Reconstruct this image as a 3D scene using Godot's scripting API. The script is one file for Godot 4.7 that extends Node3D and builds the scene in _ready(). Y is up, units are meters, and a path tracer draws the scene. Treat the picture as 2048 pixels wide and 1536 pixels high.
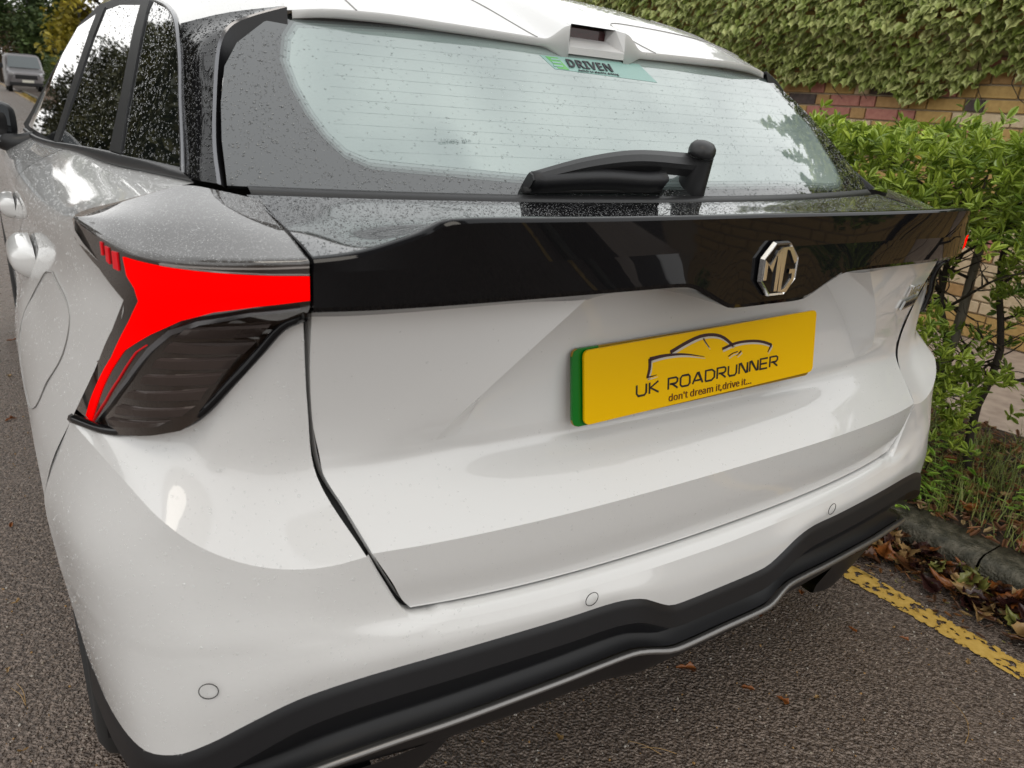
extends Node3D
# Rear of a white hatchback parked by a wet kerb; everything is computed here, in metres, y up, the car facing -z.

const LIFT := 0.05
var mats := {}
var rng := RandomNumberGenerator.new()
var used := {}

# ---------------------------------------------------------------- materials
func mat(key: String, col: Color, rough: float, metal := 0.0) -> StandardMaterial3D:
	if mats.has(key):
		return mats[key]
	var m := StandardMaterial3D.new()
	m.resource_name = key
	m.albedo_color = col.linear_to_srgb()
	m.roughness = rough
	m.metallic = metal
	mats[key] = m
	return m

func noise_tex(freq: float, oct: int, sd: int, c0: Color, c1: Color, size := 512, bump := 0.0, lo := 0.0, hi := 1.0) -> NoiseTexture2D:
	var n := FastNoiseLite.new()
	n.noise_type = FastNoiseLite.TYPE_SIMPLEX_SMOOTH
	n.frequency = freq
	n.fractal_octaves = oct
	n.seed = sd
	var t := NoiseTexture2D.new()
	t.width = size
	t.height = size
	t.seamless = true
	t.noise = n
	if bump > 0.0:
		t.as_normal_map = true
		t.bump_strength = bump
	else:
		var g := Gradient.new()
		g.offsets = PackedFloat32Array([lo, hi])
		g.colors = PackedColorArray([c0, c1])
		t.color_ramp = g
	return t

# ---------------------------------------------------------------- naming and tagging
func numbered(n: String) -> String:
	if not used.has(n):
		used[n] = 0
		return n
	used[n] += 1
	return "%s_%03d" % [n, used[n]]

func tag(o: Node, label: String, category: String, group := "", kind := "") -> void:
	if label: o.set_meta("label", label)
	if category: o.set_meta("category", category)
	if group: o.set_meta("group", group)
	if kind: o.set_meta("kind", kind)

func thing(n: String, label: String, category: String, at := Vector3.ZERO, turn := 0.0, group := "") -> Node3D:
	var o := Node3D.new()
	o.name = numbered(n)
	add_child(o, true)
	o.position = at
	o.rotation.y = turn
	tag(o, label, category, group)
	return o

func put(n: String, mesh: Mesh, m: Material, parent: Node = self) -> MeshInstance3D:
	var o := MeshInstance3D.new()
	o.name = numbered(n) if parent == self else n
	o.mesh = mesh
	if m:
		o.material_override = m
	o.cast_shadow = GeometryInstance3D.SHADOW_CASTING_SETTING_ON
	parent.add_child(o, true)
	return o

func multi(n: String, mesh: Mesh, m: Material, xf: Array, cols: Array, parent: Node) -> MultiMeshInstance3D:
	var mm := MultiMesh.new()
	mm.transform_format = MultiMesh.TRANSFORM_3D
	mm.use_colors = cols.size() > 0
	mm.mesh = mesh
	mm.instance_count = xf.size()
	for i in xf.size():
		mm.set_instance_transform(i, xf[i])
		if cols.size() > 0:
			mm.set_instance_color(i, cols[i])
	var o := MultiMeshInstance3D.new()
	o.name = numbered(n) if parent == self else n
	o.multimesh = mm
	o.material_override = m
	parent.add_child(o, true)
	o.set_meta("kind", "stuff")
	return o

# ---------------------------------------------------------------- shapes
func begin(group := 0) -> SurfaceTool:
	var st := SurfaceTool.new()
	st.begin(Mesh.PRIMITIVE_TRIANGLES)
	st.set_smooth_group(group)
	return st

func done(st: SurfaceTool) -> ArrayMesh:
	st.generate_normals()
	return st.commit()

func tri(st: SurfaceTool, a: Vector3, b: Vector3, c: Vector3) -> void:
	if (b - a).cross(c - a).length_squared() < 1e-16:
		return
	st.add_vertex(a); st.add_vertex(b); st.add_vertex(c)

func quad(st: SurfaceTool, a: Vector3, b: Vector3, c: Vector3, d: Vector3) -> void:
	tri(st, a, b, c)
	tri(st, a, c, d)

func pts(a: Array) -> PackedVector3Array:
	var o := PackedVector3Array()
	for i in range(0, a.size(), 3):
		o.append(Vector3(a[i], a[i + 1], a[i + 2]))
	return o

func mirror(p: PackedVector3Array) -> PackedVector3Array:
	var o := PackedVector3Array()
	for v in p:
		o.append(Vector3(-v.x, v.y, v.z))
	return o

func shifted(p: PackedVector3Array, d: Vector3) -> PackedVector3Array:
	var o := PackedVector3Array()
	for v in p:
		o.append(v + d)
	return o

func whole(half: PackedVector3Array) -> PackedVector3Array:
	# a half curve that starts on the centre plane becomes the whole width, left to right
	var o := PackedVector3Array()
	for i in range(half.size() - 1, 0, -1):
		o.append(Vector3(-half[i].x, half[i].y, half[i].z))
	o.append_array(half)
	return o

func side(p: PackedVector3Array, s: int) -> PackedVector3Array:
	# the same run on the other half, still going left to right
	if s > 0:
		return p
	var o := mirror(p)
	o.reverse()
	return o

func turned(g: Array) -> Array:
	var o := []
	for j in g[0].size():
		var line := PackedVector3Array()
		for i in g.size():
			line.append(g[i][j])
		o.append(line)
	return o

func cr(a: Vector3, b: Vector3, c: Vector3, d: Vector3, t: float) -> Vector3:
	return b.cubic_interpolate(c, a, d, t)

func spline(p: PackedVector3Array, n: int) -> PackedVector3Array:
	# n + 1 points at even distances along a smooth curve through p
	var dense := PackedVector3Array()
	for i in p.size() - 1:
		var a: Vector3 = p[i - 1] if i > 0 else p[i] * 2.0 - p[i + 1]
		var d: Vector3 = p[i + 2] if i + 2 < p.size() else p[i + 1] * 2.0 - p[i]
		var la: float = max(1e-5, p[i].distance_to(p[i + 1]))
		var ta: Vector3 = (p[i + 1] - a) / max(1e-5, p[i + 1].distance_to(p[i]) + p[i].distance_to(a)) * la
		var tb: Vector3 = (d - p[i]) / max(1e-5, d.distance_to(p[i + 1]) + la) * la
		for k in 12:
			var t := k / 12.0
			var t2 := t * t
			var t3 := t2 * t
			dense.append(p[i] * (2 * t3 - 3 * t2 + 1) + ta * (t3 - 2 * t2 + t) + p[i + 1] * (3 * t2 - 2 * t3) + tb * (t3 - t2))
	dense.append(p[p.size() - 1])
	return even(dense, n)

func even(dense: PackedVector3Array, n: int) -> PackedVector3Array:
	var run := PackedFloat32Array([0.0])
	for i in range(1, dense.size()):
		run.append(run[i - 1] + dense[i].distance_to(dense[i - 1]))
	var total := run[run.size() - 1]
	var o := PackedVector3Array()
	var j := 0
	for k in n + 1:
		var want := total * k / n
		while j < dense.size() - 2 and run[j + 1] < want:
			j += 1
		var seg := run[j + 1] - run[j]
		o.append(dense[j].lerp(dense[j + 1], clampf((want - run[j]) / seg if seg > 1e-9 else 0.0, 0, 1)))
	return o

func grid_of(rows: Array, nu: int, nv: int, straight := false, resample := true) -> Array:
	# rows of control points to a fine grid: even along each row, smooth (or straight) from row to row
	var r := []
	for row in rows:
		r.append(spline(row, nu) if resample else row)
	var g := []
	for i in r.size() - 1:
		for k in nv:
			var t := float(k) / nv
			var line := PackedVector3Array()
			for j in r[i].size():
				if straight or r.size() == 2:
					line.append(r[i][j].lerp(r[i + 1][j], t))
				else:
					var a: Vector3 = r[i - 1][j] if i > 0 else r[i][j] * 2.0 - r[i + 1][j]
					var d: Vector3 = r[i + 2][j] if i + 2 < r.size() else r[i + 1][j] * 2.0 - r[i][j]
					var b: Vector3 = r[i][j]
					var c: Vector3 = r[i + 1][j]
					var l := b.distance_to(c)
					var ta := (c - a) / maxf(1e-5, l + a.distance_to(b)) * l
					var tb := (d - b) / maxf(1e-5, l + c.distance_to(d)) * l
					var t2 := t * t
					var t3 := t2 * t
					line.append(b * (2 * t3 - 3 * t2 + 1) + ta * (t3 - 2 * t2 + t) + c * (3 * t2 - 2 * t3) + tb * (t3 - t2))
			g.append(line)
	g.append(r[r.size() - 1])
	return g

func lay(st: SurfaceTool, g: Array) -> void:
	for i in g.size() - 1:
		for j in g[i].size() - 1:
			quad(st, g[i][j], g[i][j + 1], g[i + 1][j + 1], g[i + 1][j])

func loft(st: SurfaceTool, rows: Array, nu: int, nv: int, straight := false) -> Array:
	var g := grid_of(rows, nu, nv, straight)
	lay(st, g)
	return g

func tube(st: SurfaceTool, p: PackedVector3Array, r0: float, r1: float, sides := 7, cap := true) -> void:
	var prev := []
	var up := Vector3.UP
	for i in p.size():
		var d := (p[mini(i + 1, p.size() - 1)] - p[maxi(i - 1, 0)]).normalized()
		if absf(d.dot(up)) > 0.97:
			up = Vector3.RIGHT
		var x := d.cross(up).normalized()
		var y := x.cross(d)
		var r := lerpf(r0, r1, float(i) / maxi(1, p.size() - 1))
		var ring := []
		for k in sides:
			var a := TAU * k / sides
			ring.append(p[i] + (x * cos(a) + y * sin(a)) * r)
		if prev:
			for k in sides:
				quad(st, prev[k], ring[k], ring[(k + 1) % sides], prev[(k + 1) % sides])
		if cap and (i == 0 or i == p.size() - 1):
			for k in sides:
				tri(st, p[i], ring[k], ring[(k + 1) % sides])
		prev = ring

func ribbon(st: SurfaceTool, p: PackedVector3Array, across: PackedVector3Array, w: float) -> void:
	for i in p.size() - 1:
		quad(st, p[i] - across[i] * w, p[i + 1] - across[i + 1] * w, p[i + 1] + across[i + 1] * w, p[i] + across[i] * w)

func box(st: SurfaceTool, c: Vector3, s: Vector3, b := Basis.IDENTITY, bev := 0.0) -> void:
	# a box with chamfered edges when bev > 0
	var h := s / 2
	st.set_smooth_group(-1)
	if bev <= 0.0:
		for ax in 3:
			for sg: float in [-1.0, 1.0]:
				var n := Vector3.ZERO; n[ax] = sg
				var u := Vector3.ZERO; u[(ax + 1) % 3] = 1
				var v := Vector3.ZERO; v[(ax + 2) % 3] = 1
				var o := n * h[ax]
				var du := u * h[(ax + 1) % 3]
				var dv := v * h[(ax + 2) % 3] * sg
				quad(st, c + b * (o - du - dv), c + b * (o - du + dv), c + b * (o + du + dv), c + b * (o + du - dv))
		return
	var q := h - Vector3.ONE * bev
	for ax in 3:
		var a1 := (ax + 1) % 3
		var a2 := (ax + 2) % 3
		for sg: float in [-1.0, 1.0]:
			var o := Vector3.ZERO; o[ax] = sg * h[ax]
			var du := Vector3.ZERO; du[a1] = q[a1]
			var dv := Vector3.ZERO; dv[a2] = q[a2] * sg
			quad(st, c + b * (o - du - dv), c + b * (o - du + dv), c + b * (o + du + dv), c + b * (o + du - dv))
			for s2: float in [-1.0, 1.0]:
				var e0 := Vector3.ZERO; e0[ax] = sg * h[ax]; e0[a1] = s2 * q[a1]
				var e1 := Vector3.ZERO; e1[ax] = sg * q[ax]; e1[a1] = s2 * h[a1]
				var dw := Vector3.ZERO; dw[a2] = q[a2] * sg * s2
				quad(st, c + b * (e0 - dw), c + b * (e0 + dw), c + b * (e1 + dw), c + b * (e1 - dw))
	for sx: float in [-1.0, 1.0]:
		for sy: float in [-1.0, 1.0]:
			for sz: float in [-1.0, 1.0]:
				tri(st, c + b * Vector3(sx * h.x, sy * q.y, sz * q.z), c + b * Vector3(sx * q.x, sy * h.y, sz * q.z), c + b * Vector3(sx * q.x, sy * q.y, sz * h.z))

func sheet(st: SurfaceTool, poly: PackedVector2Array, f: Callable, cell: float, top: float, bottom := -1.0) -> void:
	# a thin plate with the outline poly, laid on the curved surface f(uv, height); walls down to bottom when it is given
	var lo := poly[0]
	var hi := poly[0]
	for p in poly:
		lo = lo.min(p); hi = hi.max(p)
	var nx := int(ceil((hi.x - lo.x) / cell))
	var ny := int(ceil((hi.y - lo.y) / cell))
	for i in nx:
		for j in ny:
			var a := lo + Vector2(i, j) * cell
			var sq := PackedVector2Array([a, a + Vector2(cell, 0), a + Vector2(cell, cell), a + Vector2(0, cell)])
			for piece in Geometry2D.intersect_polygons(poly, sq):
				var ids := Geometry2D.triangulate_polygon(piece)
				for k in range(0, ids.size(), 3):
					tri(st, f.call(piece[ids[k]], top), f.call(piece[ids[k + 1]], top), f.call(piece[ids[k + 2]], top))
	if bottom > -1.0:
		st.set_smooth_group(-1)
		for i in poly.size():
			var p := poly[i]
			var q := poly[(i + 1) % poly.size()]
			var n := maxi(1, int(p.distance_to(q) / cell))
			for k in n:
				var a := p.lerp(q, float(k) / n)
				var b := p.lerp(q, float(k + 1) / n)
				quad(st, f.call(a, top), f.call(b, top), f.call(b, bottom), f.call(a, bottom))
		st.set_smooth_group(0)

func flat(poly: Array) -> PackedVector2Array:
	var o := PackedVector2Array()
	for i in range(0, poly.size(), 2):
		o.append(Vector2(poly[i], poly[i + 1]))
	return o

func scatter(mesh: Mesh, count: int, ok: Callable) -> Array:
	# count random [point, normal] on a mesh, even by area, kept where ok(point, normal)
	var faces := mesh.get_faces()
	var acc := PackedFloat32Array()
	var total := 0.0
	for i in range(0, faces.size(), 3):
		total += (faces[i + 1] - faces[i]).cross(faces[i + 2] - faces[i]).length()
		acc.append(total)
	var o := []
	for k in count:
		var t := acc.bsearch(rng.randf() * total)
		t = mini(t, acc.size() - 1)
		var u := rng.randf()
		var v := rng.randf()
		if u + v > 1.0:
			u = 1 - u; v = 1 - v
		var a := faces[t * 3]
		var b := faces[t * 3 + 1]
		var c := faces[t * 3 + 2]
		var p := a + (b - a) * u + (c - a) * v
		var n := (b - a).cross(c - a).normalized()
		if ok.call(p, n):
			o.append([p, n])
	return o

func dome_mesh() -> ArrayMesh:
	var st := begin(0)
	var rings := [[1.0, 0.0], [0.86, 0.24], [0.5, 0.42], [0.0, 0.5]]
	for i in 3:
		for k in 8:
			var a := TAU * k / 8
			var b := TAU * (k + 1) / 8
			var r0: float = rings[i][0]
			var r1: float = rings[i + 1][0]
			var y0: float = rings[i][1]
			var y1: float = rings[i + 1][1]
			quad(st, Vector3(cos(a) * r0, y0, sin(a) * r0), Vector3(cos(b) * r0, y0, sin(b) * r0), Vector3(cos(b) * r1, y1, sin(b) * r1), Vector3(cos(a) * r1, y1, sin(a) * r1))
	return done(st)

func drops(n: String, mesh: Mesh, count: int, r0: float, r1: float, ok: Callable, outward: Callable, parent: Node, look := "water") -> void:
	var xf := []
	for pn in scatter(mesh, count, ok):
		var nn: Vector3 = pn[1]
		if nn.dot(outward.call(pn[0])) < 0:
			nn = -nn
		var x := nn.cross(Vector3(0.31, 0.2, 0.93)).normalized()
		var r := r0 + (r1 - r0) * pow(rng.randf(), 4.0)
		xf.append(Transform3D(Basis(x * r * rng.randf_range(0.8, 1.25), nn * r, x.cross(nn) * r * rng.randf_range(0.8, 1.25)), pn[0] + nn * 0.0001))
	multi(n, drop_shape, mats[look], xf, [], parent)

var drop_shape: ArrayMesh

# ---------------------------------------------------------------- the white hatchback (car frame: x right, rear at z = 0)
# control points are the left half with x counted outward from the centre plane
var LAMP := pts([0.3, 0, 0.0, 0.55, 0, -0.03, 0.64, 0, -0.07, 0.70, 0, -0.09, 0.76, 0, -0.125, 0.80, 0, -0.17, 0.825, 0, -0.23, 0.84, 0, -0.30, 0.85, 0, -0.38, 0.87, 0, -0.60])
var lamp_line: PackedVector3Array
const LAMP_N := 300

func lamp_s(x: float, z: float) -> float:
	var best := 1e9
	var at := 0.0
	for i in lamp_line.size():
		var d := Vector2(lamp_line[i].x - x, lamp_line[i].z - z).length_squared()
		if d < best:
			best = d; at = i
	return at

func lamp_map(uv: Vector2, h: float, s: int) -> Vector3:
	# uv.x = metres along the plan curve of the lamp, uv.y = height
	var step := lamp_len / LAMP_N
	var f := clampf(uv.x / step, 0.0, LAMP_N - 0.001)
	var i := int(f)
	var p := lamp_line[i].lerp(lamp_line[i + 1], f - i)
	var a := lamp_line[maxi(i - 2, 0)]
	var b := lamp_line[mini(i + 3, LAMP_N)]
	var t := (b - a).normalized()
	var n := Vector3(-t.z, 0, t.x)
	var d := 0.055 * smoothstep(0.948, 0.895, uv.y) * (1.0 - smoothstep(0.70, 0.842, p.x))
	p += n * h - Vector3(0.29 * d, 0.0, d)
	return Vector3(p.x * s, uv.y - 0.33 * d, p.z)

var lamp_len := 1.0

func on_lamp(p: PackedVector3Array) -> PackedVector2Array:
	var o := PackedVector2Array()
	for v in p:
		o.append(Vector2(lamp_s(v.x, v.z) * lamp_len / LAMP_N, v.y))
	return o

func glass_z(x: float, y: float) -> float:
	return -0.22 - 0.18 * x * x - 0.04 * pow(absf(x), 6) - 1.16 * (y - 1.027 - 0.008 * x * x)

func on_glass(uv: Vector2, h: float) -> Vector3:
	var n := Vector3(uv.x * 0.35, 0.757, 0.652).normalized()
	return Vector3(uv.x, uv.y, glass_z(uv.x, uv.y)) + n * h

func belt(z: float, v: Array) -> float:
	var zs := [0.42, 0.64, 1.0, 1.5, 2.5, 3.2]
	var q := clampf(-z, 0.42, 3.2)
	for i in 5:
		if q <= zs[i + 1]:
			return lerpf(v[i], v[i + 1], (q - zs[i]) / (zs[i + 1] - zs[i]))
	return v[5]

func house_x(z: float, y: float) -> float:
	return belt(z, [0.70, 0.735, 0.75, 0.76, 0.765, 0.75]) - 0.5 * (y - belt(z, [1.04, 1.037, 1.015, 0.99, 0.965, 0.95]))

func on_house(uv: Vector2, h: float, s: int) -> Vector3:
	return Vector3((house_x(uv.x, uv.y) + h * 0.894) * s, uv.y + h * 0.447, uv.x)

func zy(p: PackedVector3Array) -> PackedVector2Array:
	var o := PackedVector2Array()
	for v in p:
		o.append(Vector2(v.z, v.y))
	return o

func roof_base(z: float) -> float:
	var k := [0.30, 1.20, 0.475, 1.259, 0.515, 1.276, 0.58, 1.303, 0.65, 1.328, 0.86, 1.378, 1.07, 1.418, 1.3, 1.44, 1.8, 1.46, 2.5, 1.445, 3.3, 1.36]
	var q := clampf(-z, 0.30, 3.3)
	for i in range(0, k.size() - 2, 2):
		if q <= k[i + 2]:
			return lerpf(k[i + 1], k[i + 3], (q - k[i]) / (k[i + 2] - k[i]))
	return k[k.size() - 1]

func roof_y(x: float, z: float, half: float) -> float:
	var y := (roof_base(z - 0.05) + roof_base(z) * 2.0 + roof_base(z + 0.05)) / 4.0
	y -= (0.105 + 0.05 * smoothstep(-0.7, -1.3, z)) * pow(absf(x) / half, 7)
	var bulge := clampf((0.112 - absf(x)) / 0.05, 0.0, 1.0)
	bulge = bulge * bulge * (3 - 2 * bulge)
	y += 0.026 * bulge * clampf(1.0 - (-z - 0.47) / 0.42, 0.0, 1.0)
	return y

func tail_z(x: float) -> float:
	var k := [0.0, -0.456, 0.07, -0.456, 0.11, -0.46, 0.3, -0.475, 0.42, -0.49, 0.5, -0.508, 0.53, -0.518, 0.6, -0.575, 0.641, -0.642]
	var q := clampf(absf(x), 0.0, 0.641)
	for i in range(0, k.size() - 2, 2):
		if q <= k[i + 2]:
			return lerpf(k[i + 1], k[i + 3], (q - k[i]) / (k[i + 2] - k[i]))
	return -0.642

func t0(x: float) -> Vector3:
	return Vector3(x, 0.5215 + 0.06 * x * x, -0.0285 - 0.03 * x * x - 0.2 * pow(x, 4))

func t1(x: float) -> Vector3:
	return Vector3(x, 0.6345 + 0.001 * x * x, -0.0166 - 0.0386 * x * x - 0.188 * pow(x, 4))

func extrude_poly(st: SurfaceTool, poly: PackedVector2Array, f: Callable, h0: float, h1: float) -> void:
	# a flat shape with thickness h0..h1 in the frame f(uv, h)
	var ids := Geometry2D.triangulate_polygon(poly)
	st.set_smooth_group(-1)
	for k in range(0, ids.size(), 3):
		tri(st, f.call(poly[ids[k]], h1), f.call(poly[ids[k + 1]], h1), f.call(poly[ids[k + 2]], h1))
	for i in poly.size():
		var p := poly[i]
		var q := poly[(i + 1) % poly.size()]
		quad(st, f.call(p, h1), f.call(q, h1), f.call(q, h0), f.call(p, h0))

func rounded(w: float, h: float, r: float) -> PackedVector2Array:
	var o := PackedVector2Array()
	for c in [[1, 1, 0], [-1, 1, 1], [-1, -1, 2], [1, -1, 3]]:
		for k in 6:
			var a: float = PI / 2 * (c[2] + k / 5.0)
			o.append(Vector2(c[0] * (w / 2 - r) + cos(a) * r, c[1] * (h / 2 - r) + sin(a) * r))
	return o

func stroke(st: SurfaceTool, line: PackedVector2Array, w: float, f: Callable, h0: float, h1: float, taper := 1.0) -> void:
	# a pen stroke of width w as a thin raised strip
	var l := PackedVector2Array()
	var r := PackedVector2Array()
	for i in line.size():
		var a := line[maxi(i - 1, 0)]
		var b := line[mini(i + 1, line.size() - 1)]
		var d := (b - a).normalized()
		var n := Vector2(-d.y, d.x)
		var k := 1.0
		if i > 0 and i < line.size() - 1:
			var d1 := (line[i] - a).normalized()
			k = 1.0 / maxf(0.6, Vector2(-d1.y, d1.x).dot(n))
		var ww := w / 2 * lerpf(1.0, taper, float(i) / (line.size() - 1)) * k
		l.append(line[i] + n * ww)
		r.append(line[i] - n * ww)
	st.set_smooth_group(-1)
	for i in line.size() - 1:
		quad(st, f.call(l[i], h1), f.call(l[i + 1], h1), f.call(r[i + 1], h1), f.call(r[i], h1))
		quad(st, f.call(l[i], h0), f.call(l[i + 1], h0), f.call(l[i + 1], h1), f.call(l[i], h1))
		quad(st, f.call(r[i], h1), f.call(r[i + 1], h1), f.call(r[i + 1], h0), f.call(r[i], h0))

func wavy(poly: Array, n: int) -> PackedVector2Array:
	# a smooth open curve through x, y pairs
	var p := PackedVector3Array()
	for i in range(0, poly.size(), 2):
		p.append(Vector3(poly[i], poly[i + 1], 0))
	var o := PackedVector2Array()
	for v in spline(p, n):
		o.append(Vector2(v.x, v.y))
	return o

func text_on(n: String, words: String, h: float, depth: float, m: Material, xf: Transform3D, parent: Node, width := 0.0, bold := false) -> MeshInstance3D:
	var font := SystemFont.new()
	font.font_names = PackedStringArray(["Droid Sans"])
	if bold:
		font.font_weight = 700
	var t := TextMesh.new()
	t.text = words
	t.font = font
	t.font_size = 48
	t.pixel_size = h / 48.0 * 1.35
	t.depth = depth
	t.curve_step = 2.0
	var o := put(n, t, m, parent)
	if width > 0.0:
		var w: float = t.get_aabb().size.x
		xf.basis.x *= width / w
	o.transform = xf
	return o

func build_car() -> void:
	lamp_line = spline(LAMP, LAMP_N)
	for i in LAMP_N:
		lamp_len += lamp_line[i].distance_to(lamp_line[i + 1])
	lamp_len -= 1.0
	var car := thing("parked_car", "white hatchback with black full-width tail panel, yellow plate and rain drops", "car", Vector3(0, LIFT, 0))
	var white: Material = mats.paint
	var black: Material = mats.gloss
	var seam: Material = mats.seam
	var up := func(_p): return Vector3(0, 0.6, 0.8)

	# dark inner hull, so that gaps between panels read dark
	var st := begin(0)
	loft(st, [whole(pts([0, 0.36, -0.10, 0.5, 0.36, -0.12, 0.70, 0.36, -0.20, 0.80, 0.40, -0.40])), whole(pts([0, 0.62, -0.10, 0.5, 0.62, -0.13, 0.66, 0.62, -0.18, 0.79, 0.66, -0.40])), whole(pts([0, 0.75, -0.16, 0.5, 0.75, -0.17, 0.66, 0.76, -0.20, 0.77, 0.78, -0.40])), whole(pts([0, 0.93, -0.14, 0.45, 0.93, -0.15, 0.61, 0.93, -0.18, 0.74, 0.93, -0.40])), whole(pts([0, 0.99, -0.3, 0.45, 0.99, -0.3, 0.60, 0.98, -0.33, 0.68, 0.98, -0.45])), whole(pts([0, 1.0, -3.2, 0.3, 1.0, -3.2, 0.5, 0.98, -3.2, 0.66, 0.95, -3.2]))], 24, 3, true)
	put("inner_hull", done(st), seam, car)

	# ---- rear bumper skin, white
	var W := pts([0, 0.426, 0.006, 0.095, 0.427, 0.006, 0.12, 0.431, 0.006, 0.15, 0.447, 0.007, 0.178, 0.463, 0.007, 0.205, 0.471, 0.005, 0.24, 0.474, 0.001, 0.32, 0.475, -0.003, 0.42, 0.476, -0.011, 0.50, 0.475, -0.02, 0.58, 0.471, -0.033, 0.64, 0.465, -0.044, 0.69, 0.454, -0.056, 0.742, 0.432, -0.07, 0.785, 0.403, -0.091, 0.82, 0.380, -0.116, 0.85, 0.364, -0.16, 0.872, 0.356, -0.25, 0.886, 0.35, -0.38])
	var L := PackedVector3Array()
	for i in 11:
		var b := t0(0.051 * i)
		L.append(b + Vector3(0, -0.016, 0.026 - 0.006 * i / 10.0))
	L.append_array(pts([0.56, 0.520, -0.034, 0.62, 0.523, -0.046, 0.68, 0.528, -0.056, 0.74, 0.526, -0.075, 0.79, 0.518, -0.10, 0.825, 0.508, -0.135, 0.853, 0.498, -0.185, 0.877, 0.485, -0.27, 0.900, 0.47, -0.41]))
	st = begin(0)
	var wl := grid_of([whole(W), shifted_mid(whole(W), whole(L)), whole(L)], 150, 5)
	lay(st, wl)
	# corners
	var crease := pts([0.600, 0.631, -0.056, 0.640, 0.6265, -0.063, 0.680, 0.628, -0.073, 0.727, 0.640, -0.088, 0.774, 0.664, -0.112, 0.806, 0.690, -0.145, 0.829, 0.710, -0.210, 0.851, 0.725, -0.290, 0.868, 0.735, -0.36])
	var Rr := pts([0.5805, 0.588, -0.053, 0.65, 0.583, -0.062, 0.72, 0.590, -0.080, 0.78, 0.600, -0.108, 0.82, 0.606, -0.145, 0.853, 0.607, -0.205, 0.882, 0.602, -0.30, 0.908, 0.585, -0.47])
	var L4 := pts([0.551, 0.535, -0.045, 0.62, 0.543, -0.052, 0.68, 0.548, -0.061, 0.74, 0.548, -0.078, 0.79, 0.543, -0.103, 0.825, 0.534, -0.138, 0.853, 0.525, -0.189, 0.880, 0.512, -0.280, 0.904, 0.50, -0.425])
	var F := pts([0.632, 0.709, -0.131, 0.69, 0.706, -0.140, 0.74, 0.722, -0.155, 0.785, 0.737, -0.185, 0.815, 0.742, -0.222, 0.838, 0.741, -0.265, 0.854, 0.738, -0.32, 0.868, 0.736, -0.36])
	var Q := pts([0.652, 0.917, -0.108, 0.673, 0.901, -0.126, 0.694, 0.870, -0.141, 0.722, 0.835, -0.152, 0.751, 0.796, -0.171, 0.772, 0.777, -0.188, 0.799, 0.767, -0.212, 0.835, 0.748, -0.275, 0.868, 0.737, -0.36])
	var Qm := pts([0.641, 0.80, -0.133, 0.676, 0.795, -0.142, 0.708, 0.79, -0.152, 0.738, 0.773, -0.162, 0.762, 0.763, -0.182, 0.788, 0.756, -0.202, 0.813, 0.753, -0.232, 0.845, 0.745, -0.29, 0.868, 0.7365, -0.36])
	var last: PackedVector3Array = wl[wl.size() - 1]
	var rim_l := PackedVector3Array()
	for s: int in [-1, 1]:
		var first := PackedVector3Array()
		for i in last.size():
			var p: Vector3 = last[i] if s > 0 else last[last.size() - 1 - i]
			if p.x * s > 0.505:
				first.append(p)
		if s < 0:
			first.reverse()
		var n := first.size() - 1
		var g := grid_of([first, spline(side(L4, s), n), spline(side(Rr, s), n), spline(side(crease, s), n)], n, 5, false, false)
		lay(st, g)
		if s > 0:
			for line in g:
				rim_l.append(line[0])
	st.set_smooth_group(1)
	for s: int in [-1, 1]:
		loft(st, [side(crease, s), side(F, s), side(Qm, s), side(Q, s)], 44, 6)
	# rounded ledge under the tailgate, turning up along the shut line
	st.set_smooth_group(3)
	var o1 := PackedVector3Array()
	for p in last:
		if p.x >= 0.0 and p.x <= 0.505:
			o1.append(p)
	var join: Vector3 = last[last.size() / 2]
	if o1[0].x > 0.001:
		o1.insert(0, Vector3(0, o1[0].y, o1[0].z))
	o1.append_array(rim_l)
	var L2 := PackedVector3Array()
	var L3 := PackedVector3Array()
	for p in o1:
		if p.x < 0.50:
			var b := t0(p.x)
			L2.append(b + Vector3(0, -0.0045, 0.012))
			L3.append(b + Vector3(0, -0.007, -0.03))
		else:
			var k := clampf((p.x - 0.50) / 0.06, 0.0, 1.0)
			L2.append(p + Vector3(-0.0035 * k, lerpf(0.0125, 0.001, k), lerpf(-0.012, -0.004, k)))
			L3.append(p + Vector3(-0.005 * k, lerpf(0.010, 0.001, k), lerpf(-0.050, -0.018, k)))
	lay(st, grid_of([whole(o1), whole(L2), whole(L3)], 10, 3, false, false))
	var bumper_mesh := done(st)
	var bumper := put("bumper", bumper_mesh, white, car)
	for sp in [[-0.782, 0.487, -0.087, 0.42], [-0.283, 0.499, 0.0015, 0.04], [0.283, 0.499, 0.0015, -0.04], [0.782, 0.487, -0.087, -0.42]]:
		var ring := TorusMesh.new()
		ring.inner_radius = 0.0102
		ring.outer_radius = 0.0114
		ring.rings = 32
		ring.ring_segments = 6
		var o := put("parking_sensor", ring, seam, bumper)
		o.transform = Transform3D(Basis(Vector3.UP, -float(sp[3])) * Basis(Vector3.RIGHT, PI / 2), Vector3(sp[0], sp[1], sp[2] + 0.001))

	# ---- tailgate skin, white
	st = begin(0)
	var r0 := PackedVector3Array()
	var r1 := PackedVector3Array()
	for i in 12:
		r0.append(t0(0.541 * i / 11.0))
		r1.append(t1(0.594 * i / 11.0))
	var rm := PackedVector3Array()
	var ra := PackedVector3Array()
	for i in 12:
		rm.append(t0(0.5685 * i / 11.0).lerp(t1(0.5685 * i / 11.0), 0.5) + Vector3(0, 0, 0.003))
		ra.append(t0(0.5535 * i / 11.0).lerp(t1(0.5535 * i / 11.0), 0.17) + Vector3(0, 0, 0.001))
	loft(st, [whole(r0), whole(ra), whole(rm), whole(r1)], 80, 4)
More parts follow.
